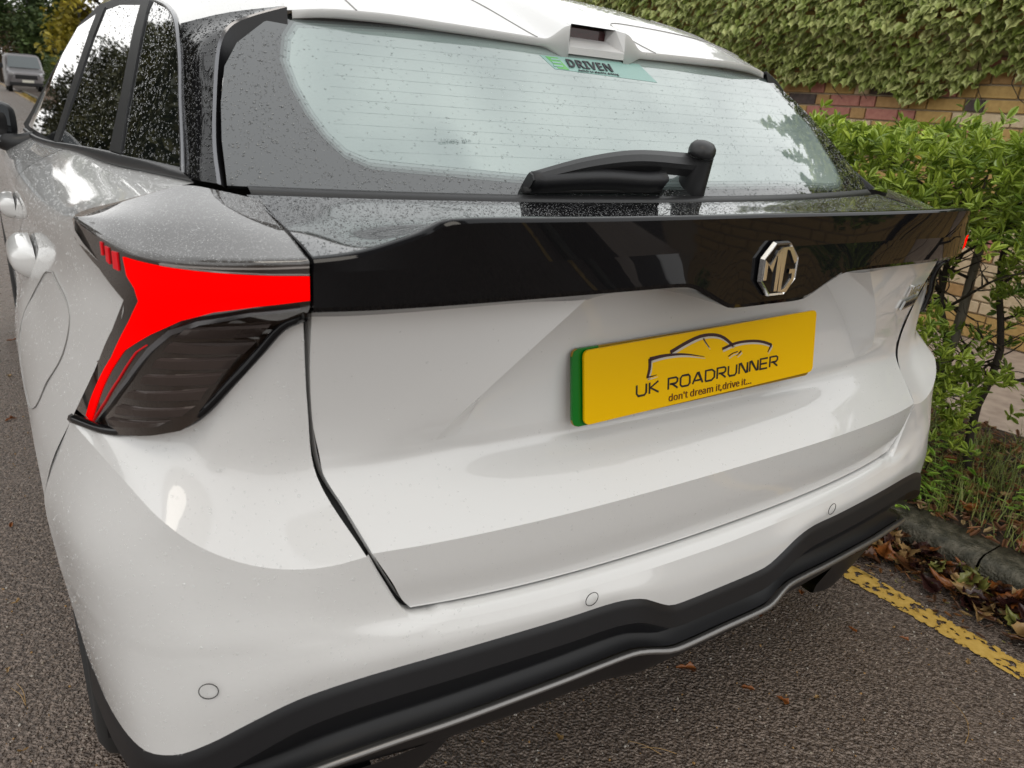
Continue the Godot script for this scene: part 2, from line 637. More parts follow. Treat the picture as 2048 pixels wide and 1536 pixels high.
	loft(st, [whole(r0), shifted(whole(r0), Vector3(0, 0.002, -0.02))], 80, 1)
	st.set_smooth_group(1)
	var rf := pts([0, 0.700, -0.116, 0.13, 0.700, -0.116, 0.26, 0.701, -0.117, 0.37, 0.704, -0.117, 0.44, 0.707, -0.116, 0.50, 0.709, -0.117, 0.56, 0.709, -0.121, 0.6235, 0.709, -0.130])
	var rs := pts([0, 0.672, -0.068, 0.13, 0.672, -0.069, 0.26, 0.672, -0.071, 0.36, 0.673, -0.074, 0.43, 0.674, -0.077, 0.49, 0.675, -0.081, 0.55, 0.675, -0.088, 0.609, 0.675, -0.096])
	# the fields above the fold: recess for the plate in the middle, slanting facet, outer field
	var c_fold := pts([0, 0.726, -0.119, 0.13, 0.726, -0.119, 0.26, 0.727, -0.119, 0.36, 0.730, -0.119, 0.447, 0.733, -0.1175])
	var c_mid := pts([0, 0.80, -0.124, 0.12, 0.80, -0.124, 0.22, 0.80, -0.124, 0.32, 0.80, -0.123, 0.392, 0.805, -0.120])
	var c_top := pts([0, 0.925, -0.108, 0.08, 0.925, -0.108, 0.14, 0.925, -0.107, 0.20, 0.925, -0.105, 0.243, 0.925, -0.102])
	var cg := grid_of([whole(c_fold), whole(c_mid), whole(c_top)], 60, 8)
	var a_lo := PackedVector3Array()
	for line in cg:
		a_lo.append(line[line.size() - 1])
	var n_ := a_lo.size() - 1
	var a_hi := spline(pts([0.478, 0.734, -0.1185, 0.468, 0.762, -0.100, 0.398, 0.841, -0.070, 0.310, 0.925, -0.048]), n_)
	var o_side := spline(pts([0.6265, 0.735, -0.1375, 0.634, 0.78, -0.137, 0.640, 0.85, -0.124, 0.6435, 0.925, -0.104]), n_)
	var o_m1 := spline(pts([0.55, 0.735, -0.122, 0.555, 0.78, -0.116, 0.54, 0.85, -0.098, 0.52, 0.925, -0.078]), n_)
	var og := turned(grid_of([a_hi, o_m1, o_side], 10, 8, false, false))
	var foot := PackedVector3Array()
	for p in cg[0]:
		if p.x >= -1e-6:
			foot.append(p)
	foot.append_array(og[0])
	var fn := 2 * (foot.size() - 1)
	var foot_w := whole(foot)
	lay(st, grid_of([spline(whole(r1), fn), spline(whole(rs), fn), spline(whole(rf), fn), foot_w], 10, 6, false, false))
	lay(st, cg)
	for s: int in [-1, 1]:
		var half := []
		for line in og:
			half.append(side(line, s))
		lay(st, half)
	st.set_smooth_group(2)
	for s: int in [-1, 1]:
		lay(st, turned(grid_of([a_lo, a_hi] if s > 0 else [mirror(a_hi), mirror(a_lo)], 10, 3, true, false)))
	# folded rims along the shut lines
	var edge := pts([0.541, 0.539, -0.054, 0.5545, 0.557, -0.056, 0.5685, 0.584, -0.054, 0.582, 0.61, -0.053, 0.594, 0.635, -0.0535, 0.609, 0.675, -0.096, 0.6235, 0.709, -0.132, 0.634, 0.78, -0.137, 0.640, 0.85, -0.124, 0.6435, 0.925, -0.104])
	st.set_smooth_group(4)
	for s: int in [-1, 1]:
		loft(st, [side(edge, s), side(shifted(edge, Vector3(0.002, 0, -0.014)), s)], 40, 1)
	var gate_mesh := done(st)
	var gate := put("tailgate", gate_mesh, white, car)
	# black gap liner behind the side shut lines
	st = begin(0)
	var gap := pts([0.535, 0.532, -0.055, 0.556, 0.546, -0.055, 0.574, 0.580, -0.057, 0.590, 0.612, -0.057, 0.600, 0.636, -0.06, 0.617, 0.675, -0.101, 0.6295, 0.709, -0.138, 0.6395, 0.78, -0.141, 0.646, 0.85, -0.128, 0.650, 0.925, -0.108])
	for s: int in [-1, 1]:
		st = begin(0)
		loft(st, [side(shifted(gap, Vector3(-0.009, 0, -0.013)), s), side(shifted(gap, Vector3(0.0, 0, -0.011)), s), side(shifted(gap, Vector3(0.006, 0, -0.014)), s)], 40, 1)
		put("gap_seal", done(st), seam, gate)

	# ---- gloss black tail panel: deck, lip, face, underside
	var G0 := PackedVector3Array()
	var D1 := PackedVector3Array()
	for i in 12:
		var x := 0.652 * i / 11.0
		G0.append(on_glass(Vector2(x, 1.0275 + 0.008 * x * x), -0.002))
		var x2 := 0.66 * i / 11.0
		var gz := glass_z(x2, 1.0265)
		D1.append(Vector3(x2, 1.0215 + 0.006 * x2 * x2, gz + 0.022))
	var V := pts([0, 1.010, -0.105, 0.15, 1.010, -0.106, 0.30, 1.0095, -0.110, 0.42, 1.008, -0.118, 0.50, 1.006, -0.125, 0.56, 1.004, -0.132, 0.61, 1.004, -0.138, 0.653, 1.004, -0.146])
	var LP := pts([0, 1.031, -0.013, 0.15, 1.031, -0.012, 0.30, 1.0315, -0.011, 0.42, 1.033, -0.009, 0.48, 1.034, -0.009, 0.51, 1.0335, -0.010, 0.533, 1.030, -0.018, 0.553, 1.018, -0.027, 0.578, 1.007, -0.038, 0.602, 0.998, -0.048, 0.625, 0.992, -0.058, 0.653, 0.988, -0.068])
	var LPi := shifted(LP, Vector3(0, 0.0005, -0.010))
	st = begin(0)
	var deck := grid_of([whole(D1), whole(V), whole(LPi)], 110, 9)
	lay(st, deck)
	var deck_mesh := done(st)
	st = begin(0)
	var LPf := shifted(LP, Vector3(0, -0.004, 0.001))
	loft(st, [whole(LPi), whole(shifted(LP, Vector3(0, 0.0, -0.003))), whole(LPf)], 110, 3)
	var CR := pts([0, 0.985, -0.012, 0.20, 0.985, -0.011, 0.40, 0.984, -0.014, 0.50, 0.982, -0.024, 0.56, 0.980, -0.036, 0.61, 0.977, -0.050, 0.653, 0.974, -0.070])
	st.set_smooth_group(1)
	loft(st, [whole(LPf), whole(CR)], 110, 5)
	st.set_smooth_group(2)
	var FB := pts([0, 0.909, -0.006, 0.074, 0.909, -0.007, 0.092, 0.913, -0.006, 0.13, 0.930, -0.005, 0.165, 0.944, -0.004, 0.19, 0.947, -0.004, 0.242, 0.9465, -0.008, 0.388, 0.9436, -0.022, 0.529, 0.9403, -0.04, 0.60, 0.938, -0.056, 0.653, 0.9368, -0.071])
	loft(st, [whole(CR), whole(FB)], 110, 5)
	st.set_smooth_group(3)
	var FB2 := shifted(FB, Vector3(0, -0.006, -0.004))
	loft(st, [whole(FB), whole(FB2)], 110, 1)
	var UN := pts([0, 0.905, -0.112, 0.08, 0.906, -0.112, 0.11, 0.909, -0.112, 0.15, 0.914, -0.111, 0.19, 0.918, -0.110, 0.24, 0.920, -0.106, 0.30, 0.922, -0.055, 0.388, 0.922, -0.066, 0.529, 0.919, -0.082, 0.60, 0.917, -0.096, 0.653, 0.916, -0.112])
	st.set_smooth_group(4)
	loft(st, [whole(FB2), whole(UN)], 110, 3)
	# end walls next to the lamps
	st.set_smooth_group(5)
	for s: int in [-1, 1]:
		loft(st, [side(pts([0.653, 1.022, -0.25, 0.653, 1.004, -0.146, 0.653, 0.988, -0.068, 0.653, 0.974, -0.070, 0.653, 0.9368, -0.071]), s), side(pts([0.650, 0.99, -0.25, 0.650, 0.98, -0.18, 0.650, 0.965, -0.12, 0.650, 0.95, -0.11, 0.650, 0.93, -0.11]), s)], 20, 1)
	var panel_mesh := done(st)
	var panel := put("tail_panel", panel_mesh, black, car)
	put("wet_ledge", deck_mesh, mats.wet_gloss, panel)
	# rubber trim between glass and deck
	st = begin(0)
	var trim_a := PackedVector3Array()
	var trim_b := PackedVector3Array()
	for i in 12:
		var x := 0.652 * i / 11.0
		trim_a.append(on_glass(Vector2(x, 1.0265 + 0.008 * x * x), 0.003))
		trim_b.append(on_glass(Vector2(x, 1.0265 + 0.008 * x * x), 0.001) + Vector3(0, -0.005, 0.013))
	loft(st, [whole(G0), whole(trim_a), whole(trim_b), shifted(whole(trim_b), Vector3(0, -0.012, 0.0))], 80, 2, true)
	put("glass_trim", done(st), mats.satin, car)

	# round badge place: eight-sided emblem with two letters
	var face := func(uv: Vector2, h: float) -> Vector3: return Vector3(uv.x, uv.y, -0.004 + h - (uv.y - 0.956) * 0.05)
	var badge := Node3D.new()
	badge.name = "badge"
	panel.add_child(badge, true)
	var outer := PackedVector2Array()
	var inner := PackedVector2Array()
	for k in 8:
		var a := TAU * (k + 0.5) / 8
		outer.append(Vector2(cos(a) * 0.0425, 0.956 + sin(a) * 0.0415))
		inner.append(Vector2(cos(a) * 0.0380, 0.956 + sin(a) * 0.0370))
	st = begin(-1)
	for k in 8:
		var k2 := (k + 1) % 8
		var mo := outer[k].lerp(inner[k], 0.35)
		var mo2 := outer[k2].lerp(inner[k2], 0.35)
		quad(st, face.call(outer[k], -0.002), face.call(outer[k2], -0.002), face.call(mo2, 0.004), face.call(mo, 0.004))
		quad(st, face.call(mo, 0.004), face.call(mo2, 0.004), face.call(inner[k2], 0.003), face.call(inner[k], 0.003))
		quad(st, face.call(inner[k], 0.003), face.call(inner[k2], 0.003), face.call(inner[k2], 0.0), face.call(inner[k], 0.0))
	put("badge_ring", done(st), mats.chrome, badge)
	st = begin(-1)
	extrude_poly(st, inner, face, -0.002, 0.0015)
	put("badge_ground", done(st), black, badge)
	# letters of the emblem: strokes inside the octagon
	var LM := [[-0.031, -0.014, -0.031, 0.012, -0.0195, 0.0015, -0.0045, 0.029, -0.0045, -0.031], ]
	var LG := [[0.033, 0.009, 0.018, 0.029, 0.0045, 0.029, 0.0045, -0.031, 0.018, -0.031, 0.031, -0.016, 0.031, -0.004, 0.021, -0.004]]
	for pair in [["badge_letter", LM], ["badge_letter", LG]]:
		st = begin(-1)
		for ln in pair[1]:
			var p := flat(ln)
			for i in p.size():
				p[i].y += 0.956
			stroke(st, p, 0.0066, face, 0.0, 0.0042)
		put(pair[0], done(st), mats.chrome, badge)

	# ---- tail lamps, both sides
	for s: int in [-1, 1]:
		build_lamp(s, car)

	# ---- number plates: the green-edged one and the yellow show plate on it
	var px := Vector3(0.5225, 0.0145, 0.016).normalized()
	var pyv := Vector3(-0.025, 0.115, -0.016).normalized()
	var pn := px.cross(pyv).normalized()
	pyv = pn.cross(px)
	var c1 := Vector3(-0.010, 0.785, -0.097)
	var plate_f := func(uv: Vector2, h: float) -> Vector3: return c1 + px * uv.x + pyv * uv.y + pn * h
	var plate := Node3D.new()
	plate.name = "number_plate"
	car.add_child(plate, true)
	st = begin(-1)
	extrude_poly(st, rounded(0.52, 0.114, 0.010), plate_f, -0.004, 0.0)
	var back := put("backing_plate", done(st), mats.plate_dark, plate)
	var green_band := PackedVector2Array([Vector2(-0.2602, -0.046), Vector2(-0.2575, -0.0535), Vector2(-0.25, -0.0572), Vector2(-0.214, -0.0572), Vector2(-0.214, 0.0572), Vector2(-0.25, 0.0572), Vector2(-0.2575, 0.0535), Vector2(-0.2602, 0.046)])
	st = begin(-1)
	extrude_poly(st, green_band, plate_f, -0.0042, 0.0008)
	put("green_band", done(st), mats.green, back)
	var c2 := Vector3(0.0035, 0.7835, -0.090)
	var show_f := func(uv: Vector2, h: float) -> Vector3: return c2 + px * uv.x + pyv * uv.y + pn * h
	st = begin(-1)
	var show := PackedVector2Array()
	for p in rounded(0.503, 0.1095, 0.009):
		show.append(p.rotated(0.0116) + Vector2(-0.0062, 0.0052))
	extrude_poly(st, show, show_f, -0.003, 0.001)
	put("show_plate", done(st), mats.yellow, plate)
	# print on the show plate
	var ink: Material = mats.ink
	st = begin(-1)
	var glyph := {
		"U": [[0, 1, 0, 0.22, 0.14, 0, 0.62, 0, 0.76, 0.22, 0.76, 1]], "K": [[0, 1, 0, 0], [0.7, 1, 0.08, 0.52, 0.74, 0]],
		"R": [[0, 0, 0, 1, 0.62, 1, 0.76, 0.86, 0.76, 0.62, 0.62, 0.46, 0.12, 0.46], [0.3, 0.46, 0.78, 0]],
		"O": [[0.14, 0, 0.66, 0, 0.8, 0.2, 0.8, 0.8, 0.66, 1, 0.14, 1, 0, 0.8, 0, 0.2, 0.14, 0]], "A": [[0, 0, 0.4, 1, 0.48, 1, 0.88, 0], [0.2, 0.28, 0.7, 0.28]],
		"D": [[0, 0, 0, 1, 0.55, 1, 0.8, 0.76, 0.8, 0.24, 0.55, 0, 0, 0]], "N": [[0, 0, 0, 1, 0.12, 1, 0.66, 0, 0.78, 0, 0.78, 1]], "E": [[0.7, 1, 0, 1, 0, 0, 0.7, 0], [0, 0.5, 0.64, 0.5]]}
	var wide := {"A": 0.88, "O": 0.8, "D": 0.8, "E": 0.7, "K": 0.74}
	var pen := -0.1608
	var gh := 0.0172
	var units := 0.55
	for ch in "UKROADRUNNER":
		units += wide.get(ch, 0.77) + 0.25
	var gw := 0.311 / (units - 0.25)
	for ch in "UK ROADRUNNER":
		if ch == " ":
			pen += 0.55 * gw
			continue
		for ln in glyph[ch]:
			var p := PackedVector2Array()
			for i in range(0, ln.size(), 2):
				p.append(Vector2(pen + ln[i] * gw, -0.0250 + (pen + 0.16) * 0.0087 + ln[i + 1] * gh))
			stroke(st, p, 0.0029, show_f, 0.001, 0.0018)
		pen += (wide.get(ch, 0.77) + 0.25) * gw
	put("lettering", done(st), ink, plate)
	var tb := Basis(px, pyv, pn)
	text_on("small_lettering", "don't dream it,drive it...", 0.0115, 0.0012, mats.ink_red, Transform3D(tb, show_f.call(Vector2(-0.004, -0.0385), 0.0015)), plate, 0.184)
	# the sports car drawn with a few brush strokes; pale lines shadow the dark ones
	for pass_i in 2:
		st = begin(-1)
		var o := Vector2(0.0025, -0.0035) if pass_i == 0 else Vector2.ZERO
		var h: float = 0.0013 if pass_i == 0 else 0.0019
		var lines := [[[-0.096, 0.0335, -0.062, 0.0445, -0.034, 0.0505, -0.0083, 0.0500, 0.015, 0.0435, 0.0403, 0.0265], 0.0056, 0.8], [[0.0155, 0.0240, 0.045, 0.0295, 0.0785, 0.0290, 0.107, 0.0245, 0.1316, 0.0163], 0.0042, 1.0], [[0.1316, 0.0175, 0.1285, 0.011, 0.124, 0.0045], 0.0042, 0.25], [[-0.0275, 0.0465, -0.0215, 0.039, -0.0137, 0.0305], 0.0024, 0.4], [[-0.137, 0.0285, -0.105, 0.0300, -0.066, 0.0265, -0.0237, 0.0171], 0.0060, 0.12], [[-0.1365, 0.0295, -0.1365, 0.0150, -0.1405, 0.0005], 0.0056, 0.7], [[-0.142, 0.0015, -0.132, 0.0015, -0.122, 0.0025], 0.0028, 0.2], [[0.0301, 0.0097, 0.041, 0.0138, 0.0516, 0.0150], 0.0016, 1.0], [[0.0597, 0.0150, 0.0545, 0.0115, 0.0497, 0.0086], 0.0026, 0.4]]
		for l in lines:
			var p := wavy(l[0], 16)
			for i in p.size():
				p[i] += o
			stroke(st, p, l[1], show_f, 0.001, h, l[2])
		put("drawing_shade" if pass_i == 0 else "drawing", done(st), mats.ink_pale if pass_i == 0 else mats.ink_red2, plate)

	# model name at the right of the tailgate
	var bn := Vector3(0.26, -0.20, 1.0).normalized()
	var bx := Vector3(1.0, 0.0, -0.26).normalized()
	var by := bn.cross(bx)
	text_on("model_letters", "MG4", 0.021, 0.004, mats.chrome, Transform3D(Basis(bx, by, bn), Vector3(0.574, 0.862, -0.1015)), gate, 0.082, true)
	st = begin(-1)
	var bf := func(uv: Vector2, h: float) -> Vector3: return Vector3(0.574, 0.836, -0.108) + bx * uv.x + by * uv.y + bn * h
	extrude_poly(st, PackedVector2Array([Vector2(-0.048, -0.009), Vector2(0.042, -0.009), Vector2(0.048, 0.009), Vector2(-0.042, 0.009)]), bf, 0.0, 0.0045)
	put("model_strip", done(st), mats.steel, gate)
	text_on("strip_letters", "ELECTRIC", 0.0085, 0.0012, mats.ink, Transform3D(Basis(bx, by, bn), bf.call(Vector2(0, 0), 0.005)), gate, 0.07, true)

	build_lower(car, W)
	build_sides(car, white, black, seam)
	build_top(car, white, black, seam)
	build_wiper(car)

	# ---- rain
	var cam := Vector3(-0.913, 1.145, 0.662)
	var toward := func(p: Vector3) -> Vector3: return cam - p
	drops("rain_drops", bumper_mesh, 5200, 0.0009, 0.0022, func(p, _n): return p.x < -0.45 and rng.randf() < 0.35 + absf(p.x) * 0.5, toward, bumper, "water_skin")
	drops("rain_drops", gate_mesh, 1500, 0.0008, 0.0018, func(p, _n): return p.y < 0.72 or rng.randf() < 0.12, toward, gate, "water_skin")
	drops("rain_drops", deck_mesh, 20000, 0.0005, 0.0013, func(p, n): return absf(n.y) > 0.7 and p.y > 0.985, toward, panel)

func shifted_mid(a: PackedVector3Array, b: PackedVector3Array) -> PackedVector3Array:
	var x := spline(a, 60)
	var y := spline(b, 60)
	var o := PackedVector3Array()
	for i in 61:
		o.append(x[i].lerp(y[i], 0.5) + Vector3(0, 0, 0.004))
	return o

func build_lamp(s: int, car: Node3D) -> void:
	var lamp := Node3D.new()
	lamp.name = "tail_lamp"
	car.add_child(lamp, true)
	var f := func(uv: Vector2, h: float) -> Vector3: return lamp_map(uv, h, s)
	var E := pts([0.655, 0.981, -0.0755, 0.696, 0.979, -0.089, 0.73, 0.977, -0.107, 0.762, 0.976, -0.127, 0.782, 0.9755, -0.15, 0.796, 0.9765, -0.165, 0.807, 0.979, -0.188, 0.823, 0.985, -0.224, 0.832, 0.99, -0.263, 0.840, 0.994, -0.299])
	var LB := pts([0.841, 0.973, -0.309, 0.827, 0.952, -0.239, 0.811, 0.927, -0.197, 0.823, 0.887, -0.226, 0.835, 0.839, -0.274, 0.8535, 0.775, -0.405, 0.858, 0.715, -0.46])
	var BT := pts([0.834, 0.748, -0.271, 0.803, 0.776, -0.178, 0.778, 0.790, -0.145, 0.769, 0.799, -0.135, 0.761, 0.810, -0.126, 0.727, 0.854, -0.106, 0.694, 0.896, -0.088, 0.672, 0.919, -0.081, 0.655, 0.923, -0.0755])
	var outline := E.duplicate()
	outline.append_array(LB)
	outline.append_array(BT)
	var st := begin(0)
	sheet(st, on_lamp(outline), f, 0.008, 0.0, -0.05)
	put("housing", done(st), mats.lamp_dark, lamp)
	# top lens, a broad shelf from the ridge E to the body
	var top := pts([0.650, 1.0215, -0.2506, 0.690, 1.029, -0.272, 0.7218, 1.033, -0.2905, 0.7465, 1.028, -0.2925, 0.7878, 1.014, -0.302, 0.8186, 1.002, -0.3065, 0.8405, 0.9945, -0.301])
	var E2 := shifted(E, Vector3(0, 0.0035, 0))
	var mid := PackedVector3Array()
	var a := spline(E2, 20)
	var b := spline(top, 20)
	for i in 21:
		mid.append(a[i].lerp(b[i], 0.42) + Vector3(0, 0.004 * sin(PI * i / 20.0) + 0.0015, 0))
	st = begin(0)
	loft(st, [side(E, s), side(E2, s)], 40, 1)
	loft(st, [side(E2, s), side(mid, s), side(top, s)], 40, 8)
	var lens_mesh := done(st)
	var lens := put("lens", lens_mesh, mats.lens_top, lamp)
	drops("rain_drops", lens_mesh, 5000 if s < 0 else 1200, 0.0004, 0.0010, func(_p, _n): return true, func(_p): return Vector3.UP, lens, "water_skin")
	# pale rim lines under the ridge
	st = begin(0)
	var rl := pts([0.655, 0.9785, -0.0755, 0.696, 0.9765, -0.089, 0.73, 0.9748, -0.107, 0.762, 0.974, -0.127, 0.780, 0.974, -0.147])
	sheet(st, thick(on_lamp(rl), 0.0016), f, 0.01, 0.0022, 0.0)
	var rl2 := pts([0.655, 0.9708, -0.0755, 0.696, 0.9708, -0.089, 0.73, 0.9712, -0.107, 0.762, 0.9722, -0.127, 0.780, 0.973, -0.147])
	sheet(st, thick(on_lamp(rl2), 0.0012), f, 0.01, 0.0018, 0.0)
	put("rim_line", done(st), mats.lamp_edge, lamp)
	# the red light guide
	var red := pts([0.6555, 0.969, -0.0755, 0.709, 0.9692, -0.095, 0.743, 0.970, -0.115, 0.778, 0.9715, -0.146, 0.8055, 0.974, -0.187, 0.8055, 0.955, -0.186, 0.801, 0.944, -0.176, 0.800, 0.931, -0.175, 0.808, 0.906, -0.19, 0.826, 0.854, -0.233, 0.843, 0.771, -0.328, 0.8485, 0.736, -0.368, 0.8455, 0.738, -0.342, 0.833, 0.81, -0.268, 0.815, 0.869, -0.207, 0.795, 0.897, -0.165, 0.77, 0.918, -0.136, 0.741, 0.93, -0.114, 0.702, 0.938, -0.091, 0.6555, 0.944, -0.0755])
	st = begin(0)
	sheet(st, on_lamp(red), f, 0.008, 0.0016, -0.002)
	put("red_light", done(st), mats.red_glow, lamp)
	for q in [[0.8235, 0.983, -0.2285, 0.8218, 0.9825, -0.2225, 0.8218, 0.969, -0.2225, 0.8235, 0.969, -0.2285], [0.8200, 0.980, -0.2185, 0.8165, 0.979, -0.2105, 0.8165, 0.962, -0.2105, 0.8200, 0.964, -0.2185], [0.8150, 0.977, -0.2065, 0.8105, 0.977, -0.1965, 0.8105, 0.958, -0.1965, 0.8150, 0.959, -0.2065]]:
		st = begin(0)
		sheet(st, on_lamp(pts(q)), f, 0.008, 0.0016, -0.001)
		put("red_tick", done(st), mats.red_dim, lamp)
	st = begin(0)
	var rline := pts([0.799, 0.884, -0.169, 0.806, 0.873, -0.185, 0.822, 0.833, -0.222, 0.833, 0.792, -0.266, 0.8445, 0.738, -0.336])
	sheet(st, thick(on_lamp(rline), 0.0012), f, 0.01, 0.002, 0.0)
	put("red_line", done(st), mats.red_dim, lamp)
	st = begin(0)
	var gb := pts([0.665, 0.936, -0.0785, 0.711, 0.930, -0.096, 0.756, 0.918, -0.123, 0.777, 0.904, -0.145, 0.794, 0.881, -0.164, 0.814, 0.836, -0.204, 0.828, 0.795, -0.246, 0.840, 0.748, -0.31])
	sheet(st, thick(on_lamp(gb), 0.0062, 0.35), f, 0.01, 0.004, 0.0)
	put("inner_frame", done(st), mats.lamp_grey, lamp)
	st = begin(0)
	var fr := pts([0.6545, 0.921, -0.094, 0.672, 0.907, -0.114, 0.693, 0.876, -0.131, 0.721, 0.841, -0.143, 0.750, 0.802, -0.162, 0.771, 0.783, -0.180, 0.798, 0.772, -0.205, 0.834, 0.752, -0.269, 0.866, 0.739, -0.358])
	tube(st, side(spline(fr, 40), s), 0.0062, 0.0050, 8)
	put("lamp_seal", done(st), mats.gloss, lamp)
	# louvres of the lower lamp, each a ridge of its own
	var sl := [[0.765, 0.912, -0.13, 0.693, 0.920, -0.088, 0.705, 0.906, -0.093, 0.775, 0.898, -0.142], [0.778, 0.893, -0.145, 0.708, 0.900, -0.094, 0.719, 0.886, -0.101, 0.786, 0.880, -0.155], [0.790, 0.873, -0.158, 0.724, 0.883, -0.104, 0.734, 0.868, -0.11, 0.797, 0.859, -0.166], [0.801, 0.851, -0.173, 0.739, 0.864, -0.112, 0.747, 0.849, -0.118, 0.807, 0.837, -0.186], [0.812, 0.826, -0.198, 0.752, 0.845, -0.12, 0.761, 0.830, -0.127, 0.819, 0.811, -0.217], [0.822, 0.801, -0.223, 0.766, 0.822, -0.132, 0.775, 0.808, -0.142, 0.828, 0.783, -0.243], [0.830, 0.776, -0.252, 0.785, 0.802, -0.152, 0.797, 0.790, -0.168, 0.833, 0.760, -0.264]]
	for q in sl:
		var o := on_lamp(pts(q))
		st = begin(-1)
		var n := 10
		for k in n:
			var t := float(k) / n
			var t2 := float(k + 1) / n
			var u0 := o[0].lerp(o[1], t)
			var u1 := o[0].lerp(o[1], t2)
			var d0 := o[3].lerp(o[2], t)
			var d1 := o[3].lerp(o[2], t2)
			var e0 := u0.lerp(d0, 0.16)
			var e1 := u1.lerp(d1, 0.16)
			quad(st, f.call(u0, 0.0005), f.call(u1, 0.0005), f.call(e1, 0.0055), f.call(e0, 0.0055))
			quad(st, f.call(e0, 0.0055), f.call(e1, 0.0055), f.call(d1, 0.0012), f.call(d0, 0.0012))
		quad(st, f.call(o[0], 0.0), f.call(o[0].lerp(o[3], 0.16), 0.0055), f.call(o[3], 0.0012), f.call(o[3], 0.0))
		put("louvre", done(st), mats.louvre, lamp)

func thick(line: PackedVector2Array, w: float, taper := 1.0) -> PackedVector2Array:
	var l := PackedVector2Array()
	var r := PackedVector2Array()
	for i in line.size():
		var d := (line[mini(i + 1, line.size() - 1)] - line[maxi(i - 1, 0)]).normalized()
		var n := Vector2(-d.y, d.x) * w / 2 * lerpf(1.0, taper, absf(2.0 * i / (line.size() - 1) - 1.0))
		l.append(line[i] + n)
		r.append(line[i] - n)
	r.reverse()
	l.append_array(r)
	return l

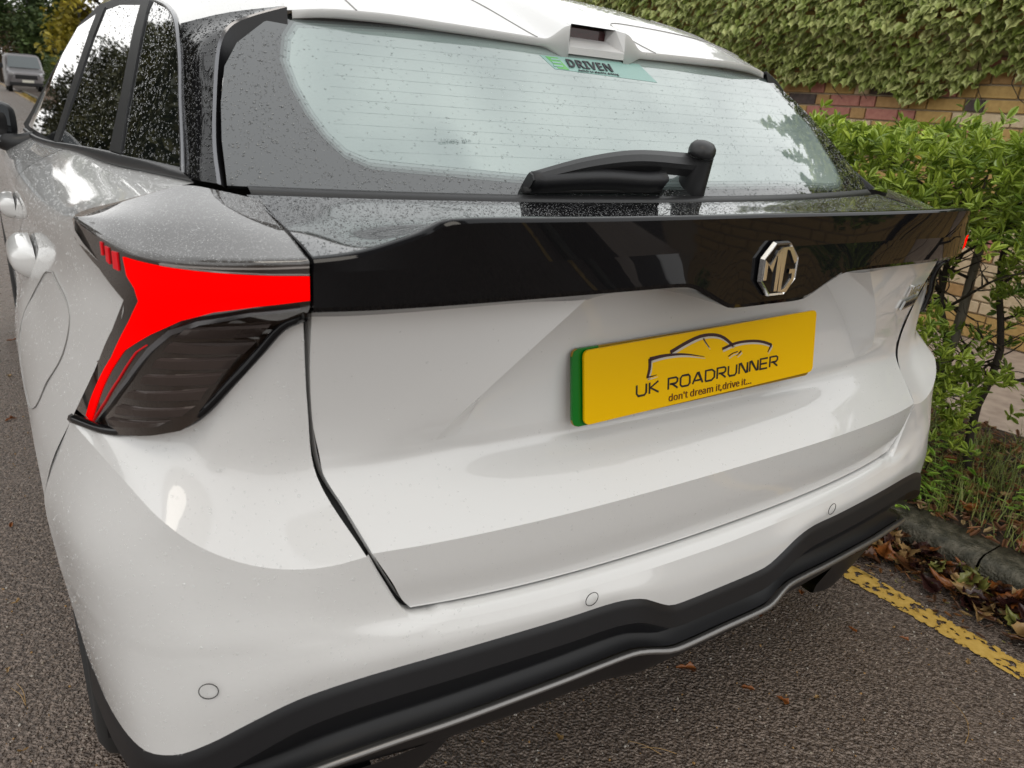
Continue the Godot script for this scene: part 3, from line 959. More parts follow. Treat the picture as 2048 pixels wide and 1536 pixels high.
func build_lower(car: Node3D, W: PackedVector3Array) -> void:
	# black cladding below the white skin, the grey strip and the dark pan
	var st := begin(0)
	var Wi := PackedVector3Array()
	var K1 := PackedVector3Array()
	var K2 := PackedVector3Array()
	var K3 := PackedVector3Array()
	for p in W:
		var e := clampf((p.x - 0.66) / 0.16, 0.0, 1.0)
		Wi.append(p + Vector3(0, 0.012, -0.010))
		K1.append(p + Vector3(0.001 * e, -0.0015, 0.004))
		K2.append(p + Vector3(0.002 * e, lerpf(-0.034, -0.045, e), 0.010))
		K3.append(p + Vector3(-0.006 * e, lerpf(-0.052, -0.065, e), -0.016))
	var S0 := pts([0, 0.362, 0.020, 0.10, 0.362, 0.020, 0.125, 0.364, 0.018, 0.16, 0.371, 0.010, 0.188, 0.374, 0.004, 0.25, 0.373, -0.001, 0.31, 0.372, -0.004, 0.40, 0.370, -0.011, 0.494, 0.367, -0.020, 0.58, 0.361, -0.034, 0.654, 0.352, -0.048, 0.70, 0.335, -0.066, 0.75, 0.312, -0.094, 0.80, 0.295, -0.135, 0.84, 0.285, -0.20, 0.865, 0.28, -0.28, 0.872, 0.275, -0.385])
	var S9 := PackedVector3Array()
	for p in S0:
		S9.append(p + Vector3(-0.004, 0.004, -0.030))
	loft(st, [whole(Wi), whole(K1)], 150, 1)
	loft(st, [whole(K1), whole(K2)], 150, 4)
	st.set_smooth_group(1)
	loft(st, [whole(K2), whole(K3)], 150, 2)
	st.set_smooth_group(2)
	loft(st, [whole(K3), whole(S9)], 150, 4)
	loft(st, [whole(S9), whole(shifted(S0, Vector3(0, 0.001, -0.002)))], 150, 1)
	# the lower pan
	st.set_smooth_group(3)
	var P1 := PackedVector3Array()
	var P2 := PackedVector3Array()
	var P3 := PackedVector3Array()
	for p in S0:
		P1.append(p + Vector3(-0.002, -0.011, -0.006))
		P2.append(Vector3(p.x * 0.98, minf(p.y - 0.075, 0.27), p.z - 0.055))
		P3.append(Vector3(p.x * 0.95, 0.17, p.z - 0.20))
	loft(st, [whole(P1), whole(P2), whole(P3)], 120, 3)
	put("lower_cladding", done(st), mats.plastic, car)
	# grey metallic strip
	st = begin(0)
	var T1 := shifted(S0, Vector3(0, 0.000, 0.000))
	var T2 := shifted(S0, Vector3(0, 0.003, 0.0085))
	var T3 := shifted(S0, Vector3(0, -0.003, 0.0125))
	var T4 := shifted(S0, Vector3(0, -0.012, 0.002))
	var cut := func(p: PackedVector3Array) -> PackedVector3Array: return p.slice(0, 14)
	loft(st, [whole(cut.call(T1)), whole(cut.call(T2)), whole(cut.call(T3)), whole(cut.call(T4))], 120, 2)
	put("grey_strip", done(st), mats.strip, car)
	# two pods of the diffuser
	for s: int in [-1, 1]:
		st = begin(0)
		loft(st, [side(pts([0.46, 0.29, -0.06, 0.58, 0.285, -0.07, 0.74, 0.27, -0.11]), s), side(pts([0.49, 0.20, -0.105, 0.59, 0.185, -0.11, 0.72, 0.19, -0.14]), s), side(pts([0.53, 0.145, -0.14, 0.60, 0.13, -0.145, 0.70, 0.15, -0.16]), s), side(pts([0.53, 0.17, -0.26, 0.60, 0.16, -0.26, 0.68, 0.17, -0.27]), s)], 16, 5)
		put("diffuser_pod", done(st), mats.plastic, car)
	# wheels
	for s: int in [-1, 1]:
		for wz in [-0.74, -3.44]:
			var w := Node3D.new()
			w.name = "wheel"
			w.position = Vector3(0.77 * s, 0.29, wz)
			car.add_child(w, true)
			st = begin(0)
			var prof := [[-0.105, 0.24], [-0.118, 0.275], [-0.116, 0.305], [-0.104, 0.328], [-0.085, 0.338], [0.085, 0.338], [0.104, 0.328], [0.116, 0.305], [0.118, 0.275], [0.105, 0.24]]
			for k in 48:
				var a := TAU * k / 48
				var b := TAU * (k + 1) / 48
				for i in prof.size() - 1:
					var p: Array = prof[i]
					var q: Array = prof[i + 1]
					quad(st, Vector3(p[0], cos(a) * p[1], sin(a) * p[1]), Vector3(p[0], cos(b) * p[1], sin(b) * p[1]), Vector3(q[0], cos(b) * q[1], sin(b) * q[1]), Vector3(q[0], cos(a) * q[1], sin(a) * q[1]))
			put("tyre", done(st), mats.rubber, w)
			st = begin(-1)
			for k in 5:
				var a := TAU * k / 5
				box(st, Vector3(0.075 * s, cos(a) * 0.13, sin(a) * 0.13), Vector3(0.03, 0.24, 0.05), Basis(Vector3.RIGHT, a), 0.006)
			put("rim", done(st), mats.steel, w)
			var disc := CylinderMesh.new()
			disc.top_radius = 0.236; disc.bottom_radius = 0.236; disc.height = 0.16
			put("hub", disc, mats.plastic, w).rotation.z = PI / 2
	# wheel arch liners
	for s: int in [-1, 1]:
		st = begin(0)
		var i0 := PackedVector3Array()
		var i1 := PackedVector3Array()
		for k in 13:
			var a := PI * (k / 12.0) * 1.1 - 0.15
			i0.append(Vector3(0.878, 0.29 + sin(a) * 0.385, -0.73 + cos(a) * 0.385))
			i1.append(Vector3(0.60, 0.29 + sin(a) * 0.385, -0.73 + cos(a) * 0.385))
		loft(st, [side(i0, s), side(i1, s)], 30, 1)
		put("arch_liner", done(st), mats.plastic, car)

func build_sides(car: Node3D, white: Material, black: Material, seam: Material) -> void:
	var rA := pts([0.908, 0.585, -0.47, 0.910, 0.645, -0.56, 0.910, 0.69, -0.72, 0.909, 0.655, -0.90, 0.905, 0.54, -1.05, 0.895, 0.36, -1.13, 0.885, 0.25, -1.22, 0.875, 0.22, -1.8, 0.872, 0.22, -2.6, 0.875, 0.24, -3.0])
	var rB := pts([0.892, 0.66, -0.42, 0.906, 0.70, -0.58, 0.910, 0.735, -0.74, 0.905, 0.70, -1.0, 0.898, 0.63, -1.25, 0.889, 0.58, -1.6, 0.884, 0.56, -2.1, 0.884, 0.57, -2.7, 0.888, 0.60, -3.2])
	var rC := pts([0.868, 0.735, -0.36, 0.893, 0.765, -0.55, 0.899, 0.785, -0.75, 0.893, 0.765, -1.0, 0.885, 0.735, -1.4, 0.880, 0.72, -2.0, 0.878, 0.72, -2.7, 0.88, 0.72, -3.3])
	var rD := pts([0.835, 0.839, -0.276, 0.866, 0.835, -0.45, 0.878, 0.835, -0.75, 0.874, 0.825, -1.1, 0.868, 0.805, -1.5, 0.867, 0.79, -2.1, 0.867, 0.785, -2.8, 0.865, 0.78, -3.3])
	var rE := pts([0.8125, 0.927, -0.199, 0.842, 0.905, -0.36, 0.859, 0.89, -0.6, 0.863, 0.88, -0.9, 0.861, 0.86, -1.3, 0.862, 0.85, -2.0, 0.862, 0.84, -2.8, 0.855, 0.83, -3.3])
	var rF := pts([0.842, 0.994, -0.305, 0.846, 0.978, -0.42, 0.853, 0.955, -0.7, 0.860, 0.930, -1.1, 0.863, 0.910, -1.6, 0.860, 0.89, -2.2, 0.85, 0.87, -3.0, 0.83, 0.85, -3.4])
	var rG := pts([0.7885, 1.0145, -0.305, 0.800, 1.004, -0.45, 0.815, 0.985, -0.75, 0.826, 0.960, -1.2, 0.831, 0.935, -1.7, 0.828, 0.91, -2.3, 0.82, 0.885, -3.0, 0.80, 0.87, -3.4])
	var rH := pts([0.7065, 1.0315, -0.33, 0.7235, 1.0235, -0.5, 0.746, 1.013, -0.72, 0.758, 0.998, -1.13, 0.769, 0.969, -1.64, 0.777, 0.943, -2.19, 0.772, 0.92, -2.9, 0.75, 0.90, -3.4])
	var g := grid_of([rA, rB, rC, rD, rE, rF, rG, rH], 120, 6)
	for s: int in [-1, 1]:
		var gs := []
		for line in g:
			gs.append(line if s > 0 else mirror(line))
		# split lengthwise at the door lines: quarter panel, rear door, front door with wing
		var cuts := [0, 40, 76, 120]
		var names := ["quarter_panel", "rear_door", "front_door"]
		var doors := []
		for k in 3:
			var st := begin(0)
			var part := []
			for i in gs.size():
				# the shut line leans: lower down it lies further back above the wheel
				var shift := 0
				if k < 2:
					shift = 0
				part.append(gs[i].slice(cuts[k], cuts[k + 1] + 1 + shift))
			lay(st, part)
			# sunk rim along the rear shut line
			var e := PackedVector3Array()
			for i in part.size():
				e.append(part[i][part[i].size() - 1])
			var mesh := done(st)
			var o := put(names[k], mesh, white, car)
			doors.append(o)
			if s < 0:
				drops("rain_drops", mesh, [5200, 2600, 1200][k], 0.0007, 0.0019, func(p, _n): return p.z > -2.6 and (p.y > 0.75 or rng.randf() < 0.5), func(_p): return Vector3(-1, 0.5, 0.2), o, "water_skin")
			if k < 2:
				st = begin(0)
				var ac := PackedVector3Array()
				var ln := PackedVector3Array()
				for i in e.size():
					var nn := Vector3(s * 0.8, 0.45, 0.2) * 0.0009
					ln.append(e[i] + nn)
					ac.append(Vector3(0, 0, 1))
				ribbon(st, ln, ac, 0.0022)
				put("shut_line", done(st), seam, car)
		# flap of the charging port on the left
		if s < 0:
			var fl := [0.852, 0.89, -0.52, 0.850, 0.869, -0.385, 0.857, 0.815, -0.40, 0.880, 0.75, -0.47, 0.8965, 0.695, -0.53, 0.902, 0.68, -0.60, 0.899, 0.73, -0.68, 0.876, 0.80, -0.68, 0.858, 0.87, -0.60]
			var fp := PackedVector3Array()
			var base := pts(fl)
			base.append(base[0])
			for p in spline(base, 40):
				fp.append(snap(g, Vector3(p.x, p.y, p.z)))
			var st := begin(0)
			tube(st, side(spline(fp, 80), s), 0.0010, 0.0010, 5, false)
			put("charging_flap", done(st), mats.groove, doors[0])
		# handles
		for h in [[0.864, 0.857, -0.84, 0], [0.862, 0.815, -1.74, 1]]:
			var st := begin(0)
			var c := Vector3(h[0], h[1], h[2])
			var rows := []
			for q in [[0.0, 0.021, 0.0], [0.024, 0.021, 0.0], [0.036, 0.008, 0.0], [0.032, -0.016, 0.0], [0.014, -0.030, 0.0], [0.0, -0.028, 0.0]]:
				var line := PackedVector3Array()
				for k in 9:
					var t := k / 8.0
					var bow := sqrt(maxf(0.0, 1.0 - pow(absf(t * 2 - 1), 3.5)))
					line.append(Vector3(s * (c.x + q[0] * bow + 0.004), c.y + q[1] * (0.55 + 0.45 * bow), c.z + 0.105 - 0.21 * t))
				rows.append(line)
			loft(st, rows, 24, 3)
			put("handle", done(st), white, doors[h[3]])
			st = begin(0)
			box(st, Vector3(s * (c.x + 0.012), c.y + 0.014, c.z), Vector3(0.012, 0.008, 0.12), Basis.IDENTITY, 0.002)
			put("handle_recess", done(st), seam, doors[h[3]])
		build_house(car, s, black)
		# door mirror
		var m := Node3D.new()
		m.name = "door_mirror"
		car.add_child(m, true)
		var st2 := begin(0)
		var rows2 := []
		for k in 7:
			var t := k / 6.0
			var r := sin(PI * clampf(t * 0.86 + 0.07, 0, 1))
			var ring := PackedVector3Array()
			for j in 17:
				var a := TAU * j / 16
				var sx := signf(cos(a)) * pow(absf(cos(a)), 0.45)
				var sy := signf(sin(a)) * pow(absf(sin(a)), 0.45)
				ring.append(Vector3(s * (0.925 + 0.117 * sx * (0.45 + 0.55 * r)), 0.978 + 0.068 * sy * (0.35 + 0.65 * r), -2.38 - 0.12 * t))
			rows2.append(ring)
		loft(st2, rows2, 32, 3)
		put("mirror_cap", done(st2), mats.satin, m)
		st2 = begin(-1)
		var mf := func(uv: Vector2, h: float) -> Vector3: return Vector3(s * (0.925 + uv.x * 0.94) - s * h * 0.34, 0.978 + uv.y, -2.372 + h * 0.94 + (uv.x + 0.1) * 0.34 - 0.03)
		extrude_poly(st2, rounded(0.205, 0.115, 0.022), mf, -0.004, 0.003)
		put("mirror_glass", done(st2), mats.mirror, m)
		st2 = begin(0)
		tube(st2, spline(side(pts([0.86, 0.93, -2.42, 0.82, 0.915, -2.41, 0.76, 0.93, -2.40]), s), 8), 0.028, 0.034, 10)
		put("mirror_arm", done(st2), mats.satin, m)

func snap(g: Array, p: Vector3) -> Vector3:
	var sum := 0.0
	var x := 0.0
	for line in g:
		for v in line:
			var d := Vector2(v.y - p.y, v.z - p.z).length_squared()
			if d < 0.006:
				var w := exp(-d / 0.0006)
				sum += w
				x += w * v.x
	return Vector3((x / sum if sum > 1e-6 else p.x) + 0.0008, p.y, p.z)

func build_house(car: Node3D, s: int, black: Material) -> void:
	var f := func(uv: Vector2, h: float) -> Vector3: return on_house(uv, h, s)
	# dark body of the side glazing, one sheet from the belt to the roof
	var st := begin(0)
	var whole_side := flat([-0.37, 1.03, -0.52, 1.121, -0.65, 1.222, -0.73, 1.242, -0.86, 1.268, -1.1, 1.300, -1.5, 1.326, -2.0, 1.336, -2.4, 1.30, -2.8, 1.15, -3.3, 0.93, -2.9, 0.925, -2.2, 0.94, -1.64, 0.967, -1.13, 0.996, -0.72, 1.011, -0.5, 1.018])
	sheet(st, whole_side, f, 0.06, -0.004)
	put("window_frame", done(st), mats.satin, car)
	var panes := {"quarter_window": [0.7367, 1.0342, -0.6647, 0.7004, 1.0394, -0.4166, 0.6623, 1.1623, -0.5739, 0.6516, 1.202, -0.6327, 0.6353, 1.2389, -0.7419, 0.6246, 1.2624, -0.8487, 0.6191, 1.2764, -0.9726, 0.6303, 1.2539, -0.9772, 0.669, 1.1744, -0.8723, 0.7053, 1.0994, -0.7697],
		"rear_door_window": [0.7599, 0.9906, -1.468, 0.7395, 1.031, -0.7724, 0.7064, 1.0994, -0.8678, 0.6516, 1.2115, -1.0378, 0.6171, 1.2797, -1.118, 0.6053, 1.2999, -1.4579, 0.6024, 1.3023, -1.7025, 0.6364, 1.2344, -1.6959, 0.6919, 1.1247, -1.5983],
		"front_door_window": [0.7706, 0.955, -2.75, 0.7647, 0.982, -1.62, 0.70, 1.12, -1.78, 0.62, 1.26, -1.90, 0.60, 1.305, -1.93, 0.60, 1.285, -2.35, 0.66, 1.12, -2.65]}
	for n in panes:
		st = begin(0)
		sheet(st, zy(pts(panes[n])), f, 0.05, 0.0, -0.004)
		var mesh := done(st)
		var o := put(n, mesh, mats.side_glass, car)
		if s < 0:
			drops("rain_drops", mesh, {"quarter_window": 900, "rear_door_window": 700, "front_door_window": 200}[n], 0.0009, 0.0022, func(_p, _n): return true, func(_p): return Vector3(-1, 0.5, 0.1), o)
	# grey pillar strip between the rear panes and the belt moulding
	for q in [["pillar_strip", [0.74, 1.0304, -0.7704, 0.737, 1.0336, -0.676, 0.7055, 1.099, -0.7784, 0.669, 1.1744, -0.8819, 0.6302, 1.2544, -0.9877, 0.6173, 1.2805, -1.0107, 0.6134, 1.2871, -1.1149, 0.6421, 1.2303, -1.0548, 0.6985, 1.1156, -0.8853]],
			["middle_pillar", [0.7632, 0.984, -1.60, 0.7609, 0.9883, -1.4975, 0.692, 1.1243, -1.6203, 0.6358, 1.2351, -1.7207, 0.5979, 1.3106, -1.7407, 0.5923, 1.312, -1.8978, 0.6211, 1.2614, -1.88, 0.6888, 1.1269, -1.76]]]:
		st = begin(0)
		sheet(st, zy(pts(q[1])), f, 0.05, 0.003, -0.004)
		put(q[0], done(st), mats.satin, car)
	st = begin(0)
	var lo := pts([0.7065, 1.0315, -0.33, 0.7235, 1.0235, -0.5, 0.746, 1.013, -0.72, 0.758, 0.998, -1.13, 0.769, 0.969, -1.64, 0.777, 0.943, -2.19, 0.772, 0.92, -2.9])
	var hi := PackedVector3Array()
	for p in [[-0.40, 1.040], [-0.54, 1.0368], [-0.78, 1.0287], [-1.13, 1.010], [-1.68, 0.978], [-2.2, 0.955], [-2.9, 0.935]]:
		hi.append(Vector3(house_x(p[0], p[1]) + 0.006, p[1], p[0]))
	loft(st, [side(lo, s), side(shifted(lo, Vector3(0.004, 0.004, 0)), s), side(shifted(hi, Vector3(0.003, 0, 0)), s), side(shifted(hi, Vector3(-0.006, 0.001, 0)), s)], 50, 2, true)
	put("belt_moulding", done(st), mats.satin, car)
	# chrome-grey seal behind the quarter window
	st = begin(0)
	var seal := pts([0.7030, 1.0340, -0.392, 0.690, 1.066, -0.447, 0.672, 1.124, -0.527, 0.6585, 1.167, -0.580, 0.6475, 1.206, -0.636, 0.637, 1.235, -0.70, 0.627, 1.258, -0.80, 0.618, 1.278, -0.95])
	tube(st, side(spline(shifted(seal, Vector3(0.003, 0, 0)), 30), s), 0.004, 0.004, 6)
	put("window_seal", done(st), mats.lamp_grey, car)
	# black rear pillar with its fin beside the rear window
	st = begin(0)
	var trim := pts([0.7060, 1.0305, -0.370, 0.6925, 1.0625, -0.439, 0.6752, 1.1222, -0.521, 0.6622, 1.1635, -0.572, 0.653, 1.196, -0.6187, 0.6431, 1.226, -0.648])
	var lip := pts([0.687, 1.034, -0.300, 0.675, 1.073, -0.362, 0.658, 1.122, -0.420, 0.631, 1.187, -0.497, 0.618, 1.210, -0.517, 0.604, 1.225, -0.524, 0.577, 1.239, -0.521, 0.530, 1.256, -0.516])
	var ctr := PackedVector3Array()
	var ta := spline(trim, 24)
	var tb := spline(lip, 24)
	for i in 25:
		ctr.append(ta[i].lerp(tb[i], 0.5) + Vector3(0.006, 0.002, 0.006))
	loft(st, [side(trim, s), side(ctr, s), side(lip, s)], 30, 6)
	var pil := done(st)
	var po := put("rear_pillar", pil, black, car)
	if s < 0:
		drops("rain_drops", pil, 1100, 0.0008, 0.0020, func(_p, _n): return true, func(_p): return Vector3(-1, 0.5, 0.6), po)
	st = begin(0)
	var lip2 := shifted(lip, Vector3(-0.004, -0.001, 0.002))
	var ge := pts([0.674, 1.030, -0.310, 0.660, 1.074, -0.370, 0.643, 1.123, -0.428, 0.624, 1.166, -0.480, 0.597, 1.192, -0.502, 0.530, 1.219, -0.494])
	loft(st, [side(lip, s), side(lip2, s)], 40, 1)
	put("fin_edge", done(st), mats.lamp_grey, po)
	st = begin(0)
	loft(st, [side(lip2, s), side(shifted(ge, Vector3(0, -0.004, -0.006)), s)], 40, 2)
	tri(st, Vector3(0.53 * s, 1.256, -0.516), Vector3(0.53 * s, 1.215, -0.50), Vector3(0.53 * s, 1.25, -0.56))
	put("fin_wall", done(st), mats.plastic, po)

func build_top(car: Node3D, white: Material, black: Material, seam: Material) -> void:
	# rear window
	var out := PackedVector2Array()
	for i in 25:
		var x := -0.674 + 1.348 * i / 24.0
		out.append(Vector2(x, 1.0275 + 0.008 * x * x))
	for p in [[0.664, 1.080], [0.651, 1.123], [0.632, 1.168], [0.606, 1.20], [0.56, 1.232], [0.5, 1.255], [0.3, 1.27], [0.0, 1.272]]:
		out.append(Vector2(p[0], p[1]))
	for p in [[0.3, 1.27], [0.5, 1.255], [0.56, 1.232], [0.606, 1.20], [0.632, 1.168], [0.651, 1.123], [0.664, 1.080]]:
		out.append(Vector2(-p[0], p[1]))
	var st := begin(0)
	var gf := func(uv: Vector2, h: float) -> Vector3: return on_glass(uv, h)
	sheet(st, out, gf, 0.04, 0.0, -0.005)
	var glass_mesh := done(st)
	var glass := put("rear_window", glass_mesh, mats.frit, car)
	var fog := PackedVector2Array()
	var left := [[-0.46, 1.064], [-0.49, 1.066], [-0.515, 1.076], [-0.530, 1.095], [-0.540, 1.12], [-0.546, 1.15], [-0.546, 1.18], [-0.532, 1.21], [-0.515, 1.228]]
	for i in range(left.size() - 1, -1, -1):
		pass
	for p in left:
		fog.append(Vector2(p[0], p[1]))
	for p in [[-0.3, 1.24], [0, 1.243], [0.3, 1.24]]:
		fog.append(Vector2(p[0], p[1]))
	for i in range(left.size() - 1, -1, -1):
		fog.append(Vector2(-left[i][0] + 0.035 * (1.0 if i < 6 else 0.3), left[i][1] - (0.02 if i < 4 else 0.0)))
	fog.append(Vector2(0.30, 1.050))
	fog.append(Vector2(0.0, 1.049))
	fog.append(Vector2(-0.25, 1.053))
	for k in 3:
		var wider := Geometry2D.offset_polygon(fog, 0.012 - 0.004 * k)
		if wider.size() > 0:
			st = begin(0)
			sheet(st, wider[0], gf, 0.03, 0.00015 + 0.0001 * k)
			put("clear_field_edge", done(st), mats["misted_edge_%d" % k], glass)
	st = begin(0)
	sheet(st, fog, gf, 0.03, 0.0006)
	var clear := put("clear_field", done(st), mats.misted, glass)
	# heating wires
	for k in 11:
		st = begin(0)
		var y := 1.075 + k * 0.0155
		var half := 0.50 + 0.02 * sin(k * 0.6) if k < 8 else 0.49
		sheet(st, PackedVector2Array([Vector2(-half, y), Vector2(half + 0.02, y), Vector2(half + 0.02, y + 0.00045), Vector2(-half, y + 0.00045)]), gf, 0.06, 0.0008)
		put("heating_wire", done(st), mats.wire, clear)
	# sticker at the top edge
	st = begin(0)
	sheet(st, PackedVector2Array([Vector2(-0.122, 1.2275), Vector2(-0.106, 1.2075), Vector2(0.125, 1.2035), Vector2(0.105, 1.2330)]), gf, 0.03, 0.0011, 0.0006)
	var stick := put("sticker", done(st), mats.sticker, glass)
	st = begin(0)
	sheet(st, PackedVector2Array([Vector2(-0.112, 1.2262), Vector2(-0.098, 1.2085), Vector2(-0.076, 1.2080), Vector2(-0.087, 1.2262)]), gf, 0.03, 0.0015, 0.0011)
	put("sticker_emblem", done(st), mats.sticker_green, stick)
	for k in 3:
		st = begin(0)
		var sy := 1.2112 + k * 0.0051
		sheet(st, PackedVector2Array([Vector2(-0.105 + k * 0.001, sy), Vector2(-0.086, sy), Vector2(-0.086, sy + 0.0026), Vector2(-0.105 + k * 0.001, sy + 0.0026)]), gf, 0.03, 0.0019, 0.0015)
		put("sticker_bar", done(st), mats.sticker, stick)
	var gn := Vector3(0, 0.757, 0.652)
	var gx := Vector3(1, 0, 0)
	text_on("sticker_letters", "DRIVEN", 0.0195, 0.0008, mats.ink, Transform3D(Basis(gx, gn.cross(gx), gn), on_glass(Vector2(-0.024, 1.2185), 0.0022)), stick, 0.098, true)
	text_on("sticker_small_print", "switch to electric driving", 0.0050, 0.0006, mats.ink, Transform3D(Basis(gx, gn.cross(gx), gn), on_glass(Vector2(-0.012, 1.2088), 0.0020)), stick, 0.09)
	text_on("glass_marking", "safety glass  43R", 0.006, 0.0004, mats.wire, Transform3D(Basis(gx, gn.cross(gx), gn), on_glass(Vector2(-0.335, 1.094), 0.0010)), glass, 0.09)
	drops("rain_drops", glass_mesh, 15000, 0.0007, 0.0019, func(p, _n): return p.z > -0.5, func(_p): return gn, glass)

	# roof and roof spoiler, one skin with a scoop for the high brake light
	var xs := PackedFloat32Array()
	for i in 13:
		xs.append(0.062 + 0.05 * i / 12.0)
	for i in range(1, 27):
		xs.append(0.112 + (0.641 - 0.112) * i / 26.0)
	st = begin(0)
	var nz := 34
	var grab := func(x: float, z: float) -> Vector3:
		var half := 0.641 if z > -0.66 else lerpf(0.641, 0.575, clampf((-z - 0.66) / 0.9, 0, 1))
		var xx := x * half / 0.641
		return Vector3(xx, roof_y(xx, z, half), z)
	for s: int in [-1, 1]:
		var g := []
		for x in xs:
			var line := PackedVector3Array()
			var z0 := tail_z(x)
			for k in nz + 1:
				var t := pow(float(k) / nz, 1.7)
				line.append(grab.call(x * s, lerpf(z0, -3.1, t)))
			g.append(line)
		lay(st, g)
	var gm := []
	for i in 9:
		var x := -0.062 + 0.124 * i / 8.0
		var line := PackedVector3Array()
		for k in nz + 1:
			line.append(grab.call(x, lerpf(-0.470, -3.1, pow(float(k) / nz, 1.7))))
		gm.append(line)
	lay(st, gm)
	# trailing edge: 9 mm face, then the underside going forward to the glass
	st.set_smooth_group(1)
	for s: int in [-1, 1]:
		var e0 := PackedVector3Array()
		var e1 := PackedVector3Array()
		var e2 := PackedVector3Array()
		for x in xs:
			if x > 0.535:
				break
			var p: Vector3 = grab.call(x * s, tail_z(x))
			var low := 0.0
			if x < 0.112:
				low = (0.112 - x) / 0.05
			# beside the scoop the edge dips below the wing edge
			var q := p + Vector3(0, -0.011 - 0.031 * smoothstep(0.0, 1.0, low) - 0.010 * smoothstep(0.0, 1.0, low), 0.001)
			e0.append(p)
			e1.append(q)
			e2.append(Vector3(q.x, q.y - 0.004, q.z - 0.05))
		lay(st, [e0, e1])
		lay(st, [e1, e2])
	var roof_mesh := done(st)
	var roof := put("roof", roof_mesh, white, car)
	drops("rain_drops", roof_mesh, 9000, 0.0008, 0.0022, func(p, _n): return p.z > -1.3 and p.z < -0.46, func(_p): return Vector3(0, 0.9, 0.4), roof, "water_skin")
	# scoop
	var y_t := roof_y(0.05, -0.470, 0.641)
	st = begin(-1)
	var fl := [Vector3(-0.062, 1.247, -0.4535), Vector3(0.062, 1.247, -0.4535), Vector3(0.046, 1.266, -0.492), Vector3(-0.046, 1.266, -0.492)]
	quad(st, fl[0], fl[1], fl[2], fl[3])
	quad(st, Vector3(-0.062, 1.236, -0.4545), Vector3(0.062, 1.236, -0.4545), fl[1], fl[0])
	quad(st, Vector3(-0.062, 1.236, -0.4545), Vector3(0.062, 1.236, -0.4545), Vector3(0.062, 1.232, -0.50), Vector3(-0.062, 1.232, -0.50))
	for s: float in [-1.0, 1.0]:
		quad(st, Vector3(0.062 * s, 1.247, -0.4535), Vector3(0.062 * s, roof_y(0.062, -0.457, 0.641), -0.456), Vector3(0.050 * s, y_t, -0.470), Vector3(0.046 * s, 1.266, -0.492))
		tri(st, Vector3(0.062 * s, roof_y(0.062, -0.457, 0.641), -0.456), Vector3(0.062 * s, y_t, -0.470), Vector3(0.050 * s, y_t, -0.470))
		quad(st, Vector3(0.046 * s, 1.266, -0.492), Vector3(0.050 * s, y_t, -0.470), Vector3(0.048 * s, y_t, -0.51), Vector3(0.046 * s, 1.266, -0.51))
		quad(st, Vector3(0.062 * s, 1.247, -0.4535), Vector3(0.062 * s, 1.236, -0.4545), Vector3(0.064 * s, 1.236, -0.458), Vector3(0.064 * s, roof_y(0.062, -0.457, 0.641), -0.458))
	put("scoop", done(st), white, roof)
	st = begin(-1)
	box(st, Vector3(0, 1.272, -0.499), Vector3(0.094, 0.022, 0.012), Basis.IDENTITY, 0.002)
	put("brake_light", done(st), mats.brake_dark, roof)
	# shut lines of the spoiler
	for ln in [[-0.43, -0.492, -0.437, -0.80], [-0.125, -0.461, -0.205, -0.78], [0.145, -0.462, 0.130, -0.535, 0.145, -0.60, 0.19, -0.615, 0.42, -0.60, 0.50, -0.575], [0.43, -0.492, 0.437, -0.80]]:
		st = begin(0)
		var p := PackedVector3Array()
		for i in range(0, ln.size(), 2):
			p.append(Vector3(ln[i], 0, ln[i + 1]))
		var q := spline(p, 30)
		for i in q.size():
			q[i].y = roof_y(q[i].x, q[i].z, 0.641) + 0.0004
		tube(st, q, 0.0011, 0.0011, 5, false)
		put("spoiler_seam", done(st), mats.groove, roof)

